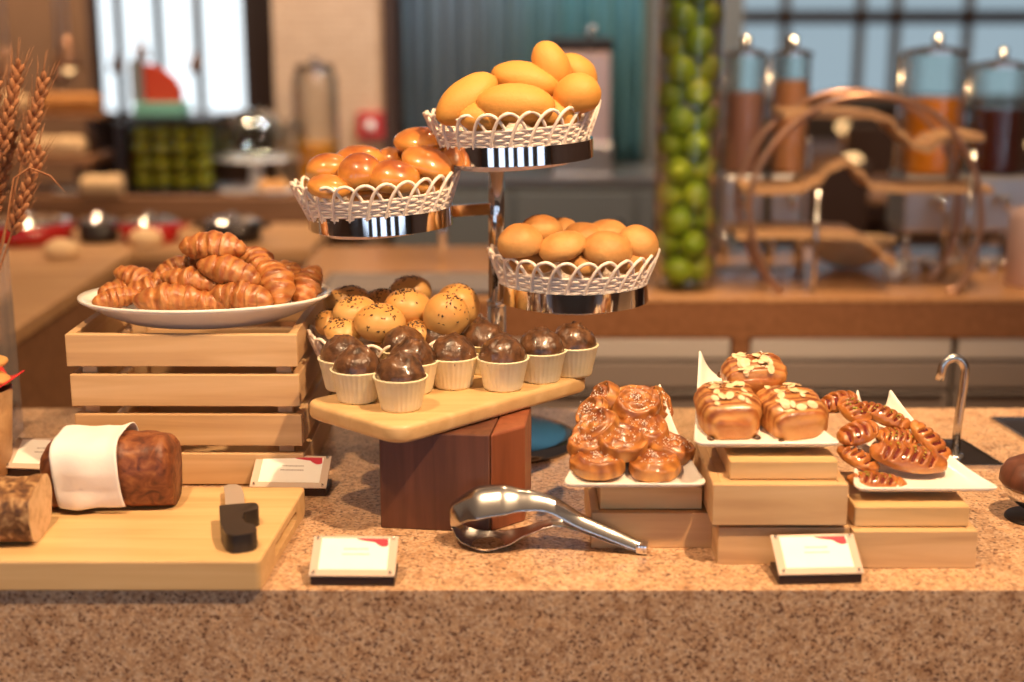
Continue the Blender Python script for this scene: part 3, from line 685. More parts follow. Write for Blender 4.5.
tray('A', 'white tray with raised corners holding the swirl pastries, left of the three trays', .0605, .2545, .1225, .2095, .9790, 1.725, 1.93, .058)
tray('B', 'white tray with raised corners holding the almond pastries, highest of the three trays', .2285, .4245, .2595, .3485, 1.0337, 1.725, 1.93, .046, peak=.036)
tray('C', 'white tray with raised corners holding the slit pastries, rightmost of the three trays', .4325, .6280, .4830, .5330, .9767, 1.715, 1.93, .052)

# swirl pastries
def swirl_mesh(a, b, h, seed):
    mb = MB()
    def fn(p, d):
        r = math.hypot(d.x, d.y); an = math.atan2(d.y, d.x)
        k = 1 + .06*nz(d, 2.2, seed) + .025*nz(d, 6, seed)
        q = Vector((p.x*k, p.y*k, p.z))
        e_ = .38; q.z = h/2*math.copysign(min(1, abs(d.z)*1.5)**e_, d.z)
        rr = min(1, math.hypot(q.x/a, q.y/b))
        if d.z > 0: q.z += (.0026*sin(rr*2*pi*2.3 - an + seed) + .0028*nz(d, 2.5, seed+3) - .002*rr**2)
        else: q.z *= .9
        return q
    return mb.sphere(a, b, h/2, (0, 0, 0), 44, 30, fn).mesh('swirl_pastry')
GS = 'swirl pastries on the left tray'
for i, (p, a, b, h, rz, ry, rx, lab) in enumerate([
 ((0.1121, 1.7750, 1.0085), .0365, .033, .026, 0, 0, 6, 'swirl pastry at the front left corner of the left tray'),
 ((0.1869, 1.7750, 1.0058), .036, .033, .026, 40, 0, 6, 'swirl pastry at the front right of the left tray'),
 ((0.1457, 1.8000, 1.0294), .037, .034, .026, 80, 2, 14, 'swirl pastry lying across the two front ones of the left tray'),
 ((0.1125, 1.8250, 1.0425), .034, .030, .022, 10, -34, 18, 'dark edged swirl pastry tilted up at the left side of the left tray'),
 ((0.2126, 1.8150, 1.0163), .031, .033, .024, 30, 8, 10, 'brown swirl pastry at the right edge of the left tray'),
 ((0.1775, 1.8450, 1.0336), .041, .034, .024, 120, 3, 18, 'sugared swirl pastry in the middle of the left tray'),
 ((0.1691, 1.8800, 1.0587), .036, .032, .027, 20, 6, 30, 'swirl pastry highest at the back of the left tray'),
 ((0.1270, 1.8900, 1.0644), .026, .027, .022, 0, -50, 20, 'caramelised swirl pastry on edge at the back left corner of the left tray'),
 ((0.2028, 1.9000, 1.0530), .027, .029, .020, 0, 58, 20, 'swirl pastry on edge at the back right of the left tray'),
 ((0.1010, 1.8050, 1.0251), .027, .028, .022, 60, -10, 10, 'swirl pastry tucked behind the front left one of the left tray'),
 ((0.1092, 1.8650, 1.0531), .026, .024, .018, 0, -48, 20, 'darkest swirl pastry wedged at the left edge of the left tray'),
]):
    me = swirl_mesh(a, b, h, i+1); o = link('swirl_pastry', me, 'swirl', None, True, p); o.rotation_euler = Euler((R(rx), R(ry), R(rz)), 'ZYX'); 
    o.rotation_euler = (Matrix.Rotation(R(ry), 3, 'Y') @ Matrix.Rotation(R(rx), 3, 'X') @ Matrix.Rotation(R(rz), 3, 'Z')).to_euler()
    tag(o, lab, 'pastry', GS)
    rnd = random.Random(i); cand = [v for v in me.vertices if v.co.z > h*.25 and math.hypot(v.co.x/a, v.co.y/b) < .75]; mb = MB()
    for _ in range(80):
        v = rnd.choice(cand); s_ = rnd.uniform(.0006, .0013); q = v.co + Vector((rnd.uniform(-.003, .003), rnd.uniform(-.003, .003), .0006))
        sp_ = MB().sphere(s_, s_*.8, s_*.6, su=5, sv=4); mb.add([Vector(x)+q for x in sp_.v], sp_.f)
    so = mb.build('sugar_sprinkles', 'sugar', o); so['kind'] = 'stuff'

# almond pastries
def almond_mesh(L, wd, h, seed):
    def fn(p, d):
        e_ = .60
        ax = max(abs(d.x), abs(d.y), abs(d.z))
        x = math.copysign(abs(d.x)**e_, d.x); y = math.copysign(abs(d.y)**e_, d.y); z = math.copysign(abs(d.z)**.72, d.z)
        l_ = (abs(x)**4+abs(y)**4+abs(z)**2.6)**.27
        band = .0030*abs(sin((y/l_)*pi*2.4 + .5*x + seed*.6))
        k = 1+.09*nz(d, 2.0, seed) + .03*nz(d, 7, seed)
        q = Vector((x/l_*wd/2*k, y/l_*L/2, z/l_*h/2*k))
        q.x *= 1-.14*abs(q.y/(L/2))**2
        if z > 0: q.z += band*1.5; q.x += math.copysign(band, q.x); q.z *= 1-.22*abs(q.y/(L/2))**2.5
        else: q.z *= .8
        return q
    return MB().sphere(wd/2, L/2, h/2, (0, 0, 0), 48, 34, fn).mesh('almond_pastry')
fl_ = MB().sphere(.0058, .0040, .0006, su=12, sv=6).mesh('almond_flake'); fl_.materials.append(M['almond'])
for i, (p, L, wd, h, rz, rx, lab) in enumerate([
 ((0.2841, 1.8050, 1.0679), .104, .080, .062, 4, 9, 'almond topped pastry lying at the front left of the middle tray'),
 ((0.3675, 1.8050, 1.0652), .102, .082, .060, 14, 9, 'almond topped pastry lying at the front right of the middle tray'),
 ((0.3283, 1.8720, 1.0993), .062, .084, .052, 8, 22, 'almond topped pastry resting highest at the back of the middle tray'),
]):
    me = almond_mesh(L, wd, h, i*2+1); o = link('almond_pastry', me, 'almond_pastry', None, True, p); o.rotation_euler = (Matrix.Rotation(R(rx), 3, 'X') @ Matrix.Rotation(R(rz), 3, 'Z')).to_euler()
    tag(o, lab, 'pastry', 'almond pastries on the middle tray')
    rnd = random.Random(i+3); cand = [v for v in me.vertices if v.co.z > h*.30 and abs(v.co.x) < wd*.28 and -.34*L < v.co.y < L*.38]
    for _ in range(34):
        v = rnd.choice(cand); f_ = bpy.data.objects.new('almond_flake', fl_); C.objects.link(f_); f_.parent = o
        q = v.normal.to_track_quat('Z', 'Y').to_matrix() @ Matrix.Rotation(rnd.uniform(0, 6), 3, 'Z') @ Matrix.Rotation(R(rnd.uniform(-14, 14)), 3, 'X')
        f_.location = v.co + v.normal*rnd.uniform(.0006, .0022); f_.rotation_euler = q.to_euler(); s_ = rnd.uniform(.8, 1.4); f_.scale = (s_, s_, 1)
    for sx in (-1, 1):
        for sy in ((-1,) if i < 2 else (-.35, .35)):
            if i < 2: MB().sphere(.0055, .006, .0045, su=12, sv=8).build('chocolate_stick', 'choc', o, loc=(sx*wd*.38, -L*.44, -h*.22))
            else: MB().sphere(.006, .0055, .0045, su=12, sv=8).build('chocolate_stick', 'choc', o, loc=(sx*wd*.46, sy*L, -h*.12))

# slit pastries with jam
def slit_pastry(i, p, L, wd, h, rz, ry, rx, lab, nut=True, rungs=6):
    mb = MB(); sd = i*1.7
    def fn(p_, d):
        k = 1+.05*nz(d, 2.4, sd)
        q = Vector((p_.x*k, p_.y*k, p_.z)); 
        if q.z < -h*.28: q.z = -h*.28
        r = math.hypot(q.x/(L/2), q.y/(wd/2))
        if d.z > 0:
            ph = (q.x*1.0 + .35*abs(q.y))/(L*.80/rungs) + .25
            slit = max(0, cos(2*pi*ph))**.8 * max(0, min(1, (.80-abs(q.y)/(wd/2))/.22)) * max(0, min(1, (.74-abs(q.x)/(L/2))/.12))
            q.z -= h*.34*slit; q.z += h*.05*(1-slit)*abs(sin(pi*ph))
        return q
    mb.sphere(L/2, wd/2, h/2, (0, 0, 0), 120, 44, fn)
    o = mb.build('slit_pastry', 'slit_pastry', None, True, p); o.rotation_euler = (Matrix.Rotation(R(ry), 3, 'Y') @ Matrix.Rotation(R(rx), 3, 'X') @ Matrix.Rotation(R(rz), 3, 'Z')).to_euler()
    tag(o, lab, 'pastry', 'slit pastries on the right tray')
    MB().sphere(L*.40, wd*.40, h*.40, (0, 0, 0), 28, 14).build('jam_filling', 'jam', o)
    if nut:
        rnd = random.Random(i); c_ = MB()
        for _ in range(34):
            x, y = rnd.uniform(-.3, .3)*L, rnd.uniform(-.26, .26)*wd; s_ = rnd.uniform(.0008, .0018)
            sp_ = MB().sphere(s_, s_*.8, s_*.7, (x, y, h*.47*math.sqrt(max(.05, 1-(2*x/L)**2*.8-(2*y/wd)**2*.7))), 5, 4); c_.add(sp_.v, sp_.f)
        so = c_.build('pistachio_crumbs', 'pistachio', o); so['kind'] = 'stuff'
for i, a in enumerate([
 ((0.5200, 1.7800, 1.0152), .102, .050, .030, -10, 6, 20, 'large slit pastry with jam lines across the front of the right tray', True, 7),
 ((0.4745, 1.7550, 0.9906), .078, .034, .022, -6, 3, 14, 'glazed slit pastry lowest at the front left of the right tray', True, 6),
 ((0.4570, 1.7900, 1.0105), .062, .036, .022, -30, 16, 14, 'slit pastry wedged at the left edge under the oval one of the right tray', False, 5),
 ((0.4613, 1.8150, 1.0386), .062, .040, .022, 22, -6, 24, 'flat oval slit pastry with dark filling at the left of the right tray', False, 4),
 ((0.5068, 1.8600, 1.0489), .078, .032, .024, -18, 14, 20, 'slit pastry with pistachio crumbs along the back of the right tray', True, 6),
 ((0.5626, 1.8250, 1.0229), .076, .036, .022, -30, 30, 26, 'slit pastry leaning at the right side of the right tray', False, 5),
 ((0.4643, 1.8550, 1.0574), .056, .038, .024, -55, 10, 24, 'slit pastry with red jam showing behind the oval one of the right tray', True, 5),
 ((0.4478, 1.8800, 1.0630), .056, .034, .024, 10, -10, 26, 'curled pastry at the back left corner of the right tray', False, 4),
 ((0.5194, 1.8350, 1.0254), .060, .040, .022, 0, 4, 20, 'slit pastry in the middle of the right tray, behind the large one', True, 6),
]): slit_pastry(i, *a)

# ------------------------------------------------------------------ counter fittings on the right
hb = Vector((0.6948, 2.1255, 0.9000)); d_ = 1/605
t = empty('hooked_tap', hb, (0, 0, 0), 'thin steel hooked tap rising behind the rightmost tray', 'tap')
pts = [(0, 0, .006), (0, 0, .06), (.004, 0, .115)] + [(-.013+.018*cos(a), 0, .142+.022*sin(a)) for a in [R(x) for x in range(0, 181, 15)]] + [(-.034, 0, .128)]
MB().tube(pts, .0068, 16).build('spout', 'steel', t)
MB().lathe([(.0001, .010), (.012, .009), (.015, .004), (.015, 0), (.0001, 0)], 24).build('flange', 'steel', t)
def inset(name, poly, label, cat):
    c = Vector((sum(p[0] for p in poly)/len(poly), sum(p[1] for p in poly)/len(poly)))
    t = empty(name, (c.x, c.y, CT), (0, 0, 0), label, cat)
    q = [(p[0]-c.x, p[1]-c.y) for p in poly]; n = len(q); inn = [(x*.93, y*.93) for x, y in q]
    mb = MB(); vs = []
    for z, s in ((0, 1.0), (.006, 1.0), (.006, .94), (.0, .94)): vs += [(x*s, y*s, z) for x, y in q]
    mb.add(vs, [(k*n+i, k*n+(i+1) % n, (k+1)*n+(i+1) % n, (k+1)*n+i) for k in range(3) for i in range(n)]).build('rim', 'steel', t, smooth=False)
    MB().prism([(x*.938, y*.938) for x, y in q], .0002, .003).build('tray_floor', 'dark_metal', t, smooth=False); return t
inset('drip_tray', [(0.6400, 2.2137, 0.9000)[:2], (0.7329, 2.2137, 0.9000)[:2], (0.7582, 2.0766, 0.9000)[:2], (0.6492, 2.0766, 0.9000)[:2]], 'dark steel rimmed drip tray at the foot of the hooked tap', 'tray')
inset('hot_plate', [(0.8175, 2.3384, 0.9000)[:2], (0.8374, 2.1870, 0.9000)[:2], (1.0757, 2.1870, 0.9000)[:2], (1.0249, 2.3384, 0.9000)[:2]], 'black hot plate set in the counter at the far right edge', 'hot plate')
t = empty('serving_bowl', (0.7254, 1.8643, 0.9000), (0, 0, 0), 'steel footed bowl with a dark wooden lid at the right edge of the counter', 'bowl')
MB().lathe([(.0001, .004), (.038, .004), (.040, .002), (.040, 0), (.0001, 0)], 40).build('foot', 'dark_metal', t)
MB().lathe([(.006, .004), (.008, .010), (.022, .018), (.038, .030), (.046, .044), (.047, .052), (.044, .052), (.036, .036), (.012, .018), (.0001, .016)], 40).build('bowl', 'chrome', t)
MB().lathe([(.0001, .050), (.048, .050), (.051, .054), (.050, .066), (.043, .078), (.028, .086), (.0001, .088)], 40).build('lid', 'walnut', t)

# ------------------------------------------------------------------ left edge: acrylic vase with wheat, red napkin
vb = Vector((-0.8978, 2.2191, 0.9000))
t = empty('acrylic_vase', vb, (0, 0, R(4)), 'tall clear acrylic box vase at the left edge of the counter', 'vase')
o = MB().prism(rrect(.17, .12, .008, 4), .0, .315).build('vase_body', 'acrylic', t, smooth=False)
mb = MB(); outer = rrect(.17, .12, .008, 4); inner = rrect(.154, .104, .005, 4); n = len(outer)
vs = [(x, y, 0) for x, y in outer] + [(x, y, .315) for x, y in outer] + [(x, y, .315) for x, y in inner] + [(x, y, .012) for x, y in inner]
bpy.data.objects.remove(o)
mb.add(vs, [(k*n+i, k*n+(i+1) % n, (k+1)*n+(i+1) % n, (k+1)*n+i) for k in range(3) for i in range(n)] + [tuple(range(n-1, -1, -1)), tuple(3*n+i for i in range(n))]).build('vase_body', 'acrylic', t, smooth=False)
def wheat(base, tip, seed, label, bend=.03, headL=.135):
    rnd = random.Random(seed); base = Vector(base); tip = Vector(tip); t = empty('wheat_ear', base, (0, 0, 0), label, 'wheat', 'dried wheat stalks in the acrylic vase')
    pts = [base.lerp(tip, k/16) + Vector((bend*(k/16)**2, 0, -.25*bend*(k/16)**2)) - base for k in range(17)]
    MB().tube(pts, .0016, 6).build('stem', 'wheat', t)
    mb = MB(); end = pts[-1]; dr = (pts[-1]-pts[-3]).normalized(); u = dr.orthogonal().normalized(); w_ = dr.cross(u)
    for k in range(34):
        f_ = k/33; c = end - dr*headL*(1-f_) ; a = k*2.4; rad = (u*cos(a)+w_*sin(a))
        g = MB().sphere(.0046, .0046, .0115, su=8, sv=6); mm = (dr*1.0+rad*.5).normalized().to_track_quat('Z', 'Y').to_matrix().to_4x4(); mm.translation = c + rad*.0075*(1-.5*f_)
        mb.add([mm @ Vector(x) for x in g.v], g.f)
        q = c + rad*.007; mb.tube([q, q + (dr+rad*.30)*.020, q + (dr+rad*.26)*.042], [.0007, .0005, .0002], 4)
    mb.build('grain_head', 'wheat', t)
for i, (a, b, be, lab) in enumerate([
 ((-.030, 0), (-0.7493, 2.2000, 1.5054), .0, 'tallest dried wheat ear, upright in the middle of the bunch'),
 ((-.012, .012), (-0.7185, 2.1900, 1.4895), .01, 'dried wheat ear leaning right of the tallest one'),
 ((-.045, -.01), (-0.7779, 2.2100, 1.4779), -.01, 'dried wheat ear at the left edge of the photo'),
 ((-.022, -.02), (-0.7110, 2.1500, 1.3803), .0, 'short dried wheat ear leaning furthest right'),
 ((-.050, .02), (-0.7790, 2.2400, 1.4023), .0, 'shorter dried wheat ear under the tallest one'),
 ((-.055, .0), (-0.7976, 2.2000, 1.4210), -.01, 'dried wheat ear partly cut off by the left edge')]):
    wheat((vb.x+a[0], vb.y+a[1], CT+.014), b, i, lab, be)
t = empty('wheat_leaf', (vb.x-.01, vb.y-.01, CT+.014), label='single thin dried wheat leaf curving out to the right over the vase', cat='wheat')
p0 = Vector(t.location); q = [Vector((-0.7730, 2.1400, 1.2449)), Vector((-0.7501, 2.1400, 1.3393)), Vector((-0.7248, 2.1400, 1.3543)), Vector((-0.6956, 2.1400, 1.3423)), Vector((-0.6734, 2.1400, 1.3166))]
MB().tube([Vector((0, 0, 0))]+[x-p0 for x in q], [.002, .002, .0024, .003, .0026, .0006], 6, flat=.5).build('leaf', 'wheat', t)
t = empty('napkin_basket', (-0.8170, 2.0529, 0.9000), (0, 0, 0), 'red napkin lined bread basket cut off by the left edge of the photo', 'basket')
MB().lathe([(.0001, 0), (.05, 0), (.056, .004), (.066, .135), (.063, .135), (.053, .006), (.0001, .004)], 40).build('basket_wall', 'tan_wood', t)
def rn(u, v):
    a = 2*pi*u; r = .03 + .048*v; return (r*cos(a)*(1+.12*v*cos(4*a)), r*sin(a)*(1+.12*v*cos(4*a)), .126 + .026*v + .010*v*cos(4*a))
o = MB().grid(56, 8, rn, closed_u=True).build('red_napkin', 'red_cloth', t); solid(o, .0018)
for i, (px, pz_, ry) in enumerate([(.034, .156, 12), (.028, .172, -8), (-.02, .165, 5)]):
    me = bun_mesh(.038, .028, .012, i+70); o = link('bread_slice', me, 'round_bun', None, True, t.location + Vector((px, -.01+.006*i, pz_))); o.rotation_euler = (0, R(ry), R(20*i))
    tag(o, ['bread slice lowest in the red napkin at the left edge', 'bread slice uppermost in the red napkin at the left edge', 'bread slice at the back of the red napkin, outside the left edge'][i], 'bread', 'bread in the red napkin')

# ------------------------------------------------------------------ background: materials
emit('daylight', (.86, .95, 1.0), 1.6)
emit('front_pane_fill', (.66, .80, 1.0), 2.0)  # glow of the added panes behind the camera
emit('daylight_grey', (.50, .66, .76), .62)
noisy('plaster_tan', [(.3, (.36, .22, .14)), (.7, (.42, .26, .17))], 3, rough=.8)
plain('dark_wood', (.045, .022, .014), .45)
plain('frame_grey', (.20, .20, .20), .5)
plain('slate', (.12, .125, .12), .5)
plain('fridge_grey', (.24, .20, .185), .45, .2)
plain('fridge_steel', (.52, .48, .46), .4, .3)
noisy('brown_stone', [(.3, (.17, .075, .035)), (.7, (.24, .11, .055))], 60, rough=.25)
noisy('tan_stone', [(.3, (.36, .18, .08)), (.7, (.46, .25, .115))], 60, rough=.25)
plain('red_enamel', (.40, .012, .010), .25, Coat_Weight=.5)
plain('red_paper', (.50, .045, .012), .6)
plain('teal_paper', (.16, .42, .34), .6)
plain('juice_peach', (.80, .34, .15), .3)
plain('juice_brown', (.55, .25, .18), .3)
plain('juice_orange', (.95, .30, .012), .3)
plain('juice_cola', (.10, .016, .010), .2)
plain('pink_steel', (.55, .40, .38), .35, .4)
plain('honey', (.85, .36, .02), .3)
plain('dough', (.72, .50, .28), .6)
plain('white_china', (.80, .78, .76), .3)
plain('alarm_red', (.42, .035, .035), .4)
emit('lamp_glow', (1.0, .60, .26), 2.2)
m, n, l, b = newmat('curtain'); v = coords(n, l)
s = n.new('ShaderNodeSeparateXYZ'); l.new(v, s.inputs[0]); nt = n.new('ShaderNodeTexNoise'); nt.noise_dimensions = '1D'; nt.inputs['Scale'].default_value = 26; nt.inputs['Detail'].default_value = 3
l.new(s.outputs[0], nt.inputs['W']); r = ramp(n, [(.25, (.070, .105, .14)), (.45, (.14, .20, .25)), (.6, (.10, .22, .27)), (.78, (.26, .33, .38))]); l.new(nt.outputs[0], r.inputs[0])
r2 = ramp(n, [(.35, (.22, .27, .32)), (.75, (.10, .36, .42))]); nt2 = n.new('ShaderNodeMapRange'); nt2.inputs[1].default_value = -.5; nt2.inputs[2].default_value = .42; l.new(s.outputs[0], nt2.inputs[0]); l.new(nt2.outputs[0], r2.inputs[0])
mx = n.new('ShaderNodeMix'); mx.data_type = 'RGBA'; mx.inputs[0].default_value = .55; l.new(r.outputs[0], mx.inputs[6]); l.new(r2.outputs[0], mx.inputs[7]); l.new(mx.outputs[2], b.inputs['Base Color']); b.inputs['Roughness'].default_value = .7
m, n, l, b = newmat('wall_tile'); v = coords(n, l); mp2 = n.new('ShaderNodeMapping'); mp2.inputs['Rotation'].default_value = (pi/2, 0, 0); l.new(v, mp2.inputs[0])
bk = n.new('ShaderNodeTexBrick'); bk.inputs['Scale'].default_value = 9; bk.inputs['Mortar Size'].default_value = .012; bk.inputs['Color1'].default_value = (.50, .35, .23, 1); bk.inputs['Color2'].default_value = (.55, .39, .26, 1); bk.inputs['Mortar'].default_value = (.36, .24, .16, 1)
l.new(mp2.outputs[0], bk.inputs['Vector']); l.new(bk.outputs[0], b.inputs['Base Color']); b.inputs['Roughness'].default_value = .4

def struct(o): o['kind'] = 'structure'; return o
def bx(name, mat, x0, x1, y0, y1, z0, z1, parent=None, bev=0):
    return MB().box(x0, x1, y0, y1, z0, z1, bev).build(name, mat, parent, smooth=False)
# walls
struct(bx('wall_back', 'dark_wood', -6.6, 6.6, 9.6, 9.75, 0, 3.2))
struct(bx('wall_left', 'plaster_tan', -6.75, -6.6, -3.2, 9.75, 0, 3.2))
struct(bx('wall_right', 'plaster_tan', 6.6, 6.75, -3.2, 9.75, 0, 3.2))
struct(bx('wall_partition', 'plaster_tan', -4.6, -2.42, 8.3, 8.45, 0, 3.2))
struct(bx('wall_tiled', 'wall_tile', -.93, -.50, 5.65, 5.80, 0, 3.2))
struct(bx('trim_1', 'dark_wood', -.50, -.455, 5.62, 5.80, 0, 3.2))
struct(bx('wall_screen', 'slate', -.455, .95, 5.98, 6.1, 0, 3.2))
def window(i, x0, x1, z0, z1, pane, bars, beams=()):
    t = empty('window_%d' % i, ((x0+x1)/2, 9.57, (z0+z1)/2)); t['kind'] = 'structure'
    cx, cz = (x0+x1)/2, (z0+z1)/2
    bx('window_pane', pane, x0-cx, x1-cx, .0, .02, z0-cz, z1-cz, t)
    bx('window_frame', 'frame_grey', x0-cx-.06, x1-cx+.06, -.05, -.001, z0-cz-.06, z0-cz, t)
    for k in bars: bx('mullion', 'frame_grey', k-cx-.03, k-cx+.03, -.05, -.001, z0-cz, z1-cz, t)
    for a, h in beams: bx('beam', 'dark_wood', x0-cx, x1-cx, -.12, -.055, a-cz-h/2, a-cz+h/2, t)
window(1, (-2.7001, 9.5000, 0.9580)[0], (-1.7825, 9.5000, 0.9580)[0], (-2.7054, 9.5000, 0.8796)[2], 2.6, 'daylight', [(-2.5802, 9.5000, 1.2816)[0], (-2.3183, 9.5000, 1.2816)[0], (-2.0563, 9.5000, 1.2816)[0]])
window(2, (1.3402, 9.5000, 0.9580)[0], 5.2, (1.3393, 9.5000, 0.9841)[2], 2.6, 'daylight_grey', [(1.4604, 9.5000, 1.2816)[0], (1.7878, 9.5000, 1.2816)[0], (2.2790, 9.5000, 1.2816)[0], (2.5147, 9.5000, 1.2816)[0], (2.9862, 9.5000, 1.2816)[0], 3.9], [((1.8761, 9.5000, 1.4923)[2], .085)])
# unseen wall: glowing panes between dark piers, added for chrome reflections and cool fill
struct(bx('wall_front', 'frame_grey', -6.6, 6.6, -3.2, -3.05, 0, 3.2))
for i, (x0, x1) in enumerate(((-4.6, -3.3), (-2.4, -1.5), (-.95, -.35), (.2, 1.0), (1.7, 2.3), (3.1, 4.6))):
    t = empty('window_%d' % (i+3), ((x0+x1)/2, -3.04, 1.5)); t['kind'] = 'structure'; h = (x1-x0)/2
    bx('window_pane', 'front_pane_fill', -h, h, 0, .01, -1.1, 1.0, t)
    for sx in (-1, 1): bx('window_frame', 'dark_wood', sx*(h+.03)-.03, sx*(h+.03)+.03, 0, .05, -1.16, 1.06, t)
    bx('transom', 'dark_wood', -h, h, .011, .05, .28, .34, t)
# curtain: a pleated sheet
xa, xb = (-0.4363, 5.8000, 1.6000)[0], (0.5394, 5.8000, 1.6000)[0]
def cur(u, v): return (xa + (xb-xa)*u - (xa+xb)/2, .018*sin(u*95) + .01*sin(u*37), .95 + v*2.0)
o = MB().grid(320, 3, cur).build('curtain', 'curtain', None, loc=((xa+xb)/2, 5.86, 0)); solid(o, .004); tag(o, 'blue and teal pleated curtain hanging behind the bread baskets', 'curtain')
# ---- back counter
by0, by1 = (0.5749, 3.3645, 0.9000)[1], (0.6964, 4.1112, 0.9000)[1]
bxl = -.56
t = empty('back_counter', (1.2, by0, 0), label='tan stone back counter across the aisle with drawers under it', cat='counter')
bx('worktop', 'tan_stone', bxl-1.2, 2.1, 0, by1-by0, .888, .9, t, .002)
bx('apron', 'brown_stone', bxl-1.2, 2.1, .002, .05, .80, .8879, t)
bx('carcass', 'dark_wood', bxl-1.2, 2.1, .06, by1-by0-.02, 0, .80, t)
def fridge(x0, x1, label):
    t = empty('drawer_fridge', ((x0+x1)/2, by0+.0, 0), label=label, cat='fridge', group='steel drawer fridges under the back counter'); h = (x1-x0)/2
    bx('body', 'fridge_grey', -h, h, .022, .058, .05, .795, t)
    for za, zb in ((.748, .796), (.674, .738), (.36, .662), (.07, .345)):
        o = bx('drawer_front', 'fridge_steel' if za > .7 else 'fridge_grey', -h+.004, h-.004, .004, .0215, za, zb, t, .002)
        if za < .6: bx('handle', 'dark_metal', -h+.02, h-.02, -.004, .0035, zb-.012, zb-.004, o)
fx = [(-0.0287, 3.3000, 0.7865)[0], (0.5354, 3.3000, 0.7865)[0], (0.5784, 3.3000, 0.7865)[0], (1.0755, 3.3000, 0.7865)[0], (1.0851, 3.3000, 0.7865)[0], (1.5966, 3.3000, 0.7865)[0]]
fridge(fx[0], fx[1], 'steel drawer fridge in the back counter, left of the dividing post'); fridge(fx[2], fx[3], 'steel drawer fridge in the back counter behind the almond pastries'); fridge(fx[4], fx[5], 'steel drawer fridge in the back counter at the right edge')
tag(bx('dividing_post', 'brown_stone', fx[1]+.002, fx[2]-.002, by0-.002, by0+.058, 0, .799), 'brown stone post between two drawer fridges of the back counter', 'post')
# sink and tap in the back counter
s0, s1 = (-0.4702, 3.3764, 0.9000), (-0.0312, 3.6323, 0.9000)
t = empty('bar_sink', ((s0[0]+s1[0])/2, (s0[1]+s1[1])/2, .9), label='steel bar sink sunk into the back counter behind the seeded buns', cat='sink')
hx, hy = (s1[0]-s0[0])/2, (s1[1]-s0[1])/2
bx('back_rim', 'steel', -hx, hx, hy-.012, hy, .0005, .012, t); bx('front_rim', 'steel', -hx, hx, -hy, -hy+.012, .0005, .012, t)
for sx in (-1, 1): bx('side_rim', 'steel', sx*hx-.006, sx*hx+.006, -hy+.013, hy-.013, .0005, .012, t)
bx('basin_floor', 'fridge_grey', -hx+.007, hx-.007, -hy+.013, hy-.013, .0005, .004, t)
t = empty('bar_tap', (-0.1896, 3.8499, 0.9000), label='slim chrome tap standing at the bar sink under the left basket', cat='tap')
MB().tube([(0, 0, 0), (0, 0, .06), (0, 0, .062), (0, 0, .13), (0, 0, .132), (0, 0, .25)], [.009, .009, .010, .013, .009, .007], 14).build('column', 'chrome', t)
MB().tube([(0, 0, .24), (0, -.03, .27), (0, -.08, .27), (0, -.10, .24)], .007, 12).build('spout', 'chrome', t)
# lime vase
lv = Vector((0.4289, 3.4999, 0.9000)); lr = .0795
t = empty('glass_cylinder_vase', lv, label='tall clear glass cylinder vase filled with green limes on the back counter', cat='vase')
MB().lathe([(.0001, .0), (lr, 0), (lr, .80), (lr-.003, .80), (lr-.003, .012), (.0001, .012)], 48).build('glass', 'jar_glass', t, auto=40)
lm = MB().sphere(.034, .034, .037, (0, 0, 0), 20, 14, lambda p, d: p + Vector((0, 0, .005 if d.z > .97 else (-.004 if d.z < -.97 else 0)))).mesh('lime'); lm.materials.append(M['lime_skin']); [setattr(p, 'use_smooth', True) for p in lm.polygons]
rnd = random.Random(4); k = 0
for lay in range(12):
    for j in range(3):
        a = lay*1.05 + j*2*pi/3 + rnd.uniform(-.1, .1); o = bpy.data.objects.new('lime', lm); C.objects.link(o)
        o.location = lv + Vector((.0405*cos(a), .0405*sin(a), .052 + lay*.061 + rnd.uniform(-.003, .003))); o.rotation_euler = (rnd.uniform(0, 6), rnd.uniform(0, 6), 0); o.scale = (1.03,)*3
        tag(o, 'green lime stacked inside the tall glass cylinder vase', 'lime', 'limes in the glass cylinder vase')
# wire arch stand with wavy boards
ay = 3.50; ac = Vector((0.8413, 3.5000, 1.1067))
t = empty('arched_display_stand', (ac.x, ay, .9), label='arched copper wire stand with three wavy wooden boards on the back counter', cat='stand')
sc_ = .91/(1422/3.72)
def pl(px, py): 
    return ((px-852)*sc_, (287-py)*sc_*1.02)
hoop = [(775,291),(757,262),(743,225),(739,190),(748,158),(768,128),(798,104),(830,92),(862,90),(900,97),(932,117),(955,145),(970,180),(975,215),(970,250),(958,278),(945,291)]
for dy in (-.09, .09):
    pts = [pl(*p) for p in hoop]; P3 = [Vector((x, dy, max(z, .005))) for x, z in pts]
    fine = []
    for i in range(len(P3)-1):
        p0, p1, p2, p3 = P3[max(i-1, 0)], P3[i], P3[i+1], P3[min(i+2, len(P3)-1)]
        for q in range(5):
            f_ = q/5; fine.append(.5*((2*p1)+(p2-p0)*f_+(2*p0-5*p1+4*p2-p3)*f_**2+(3*p1-p0-3*p2+p3)*f_**3))
    fine.append(P3[-1]); MB().tube(fine, .008, 8).build('hoop', 'copper_metal', t)
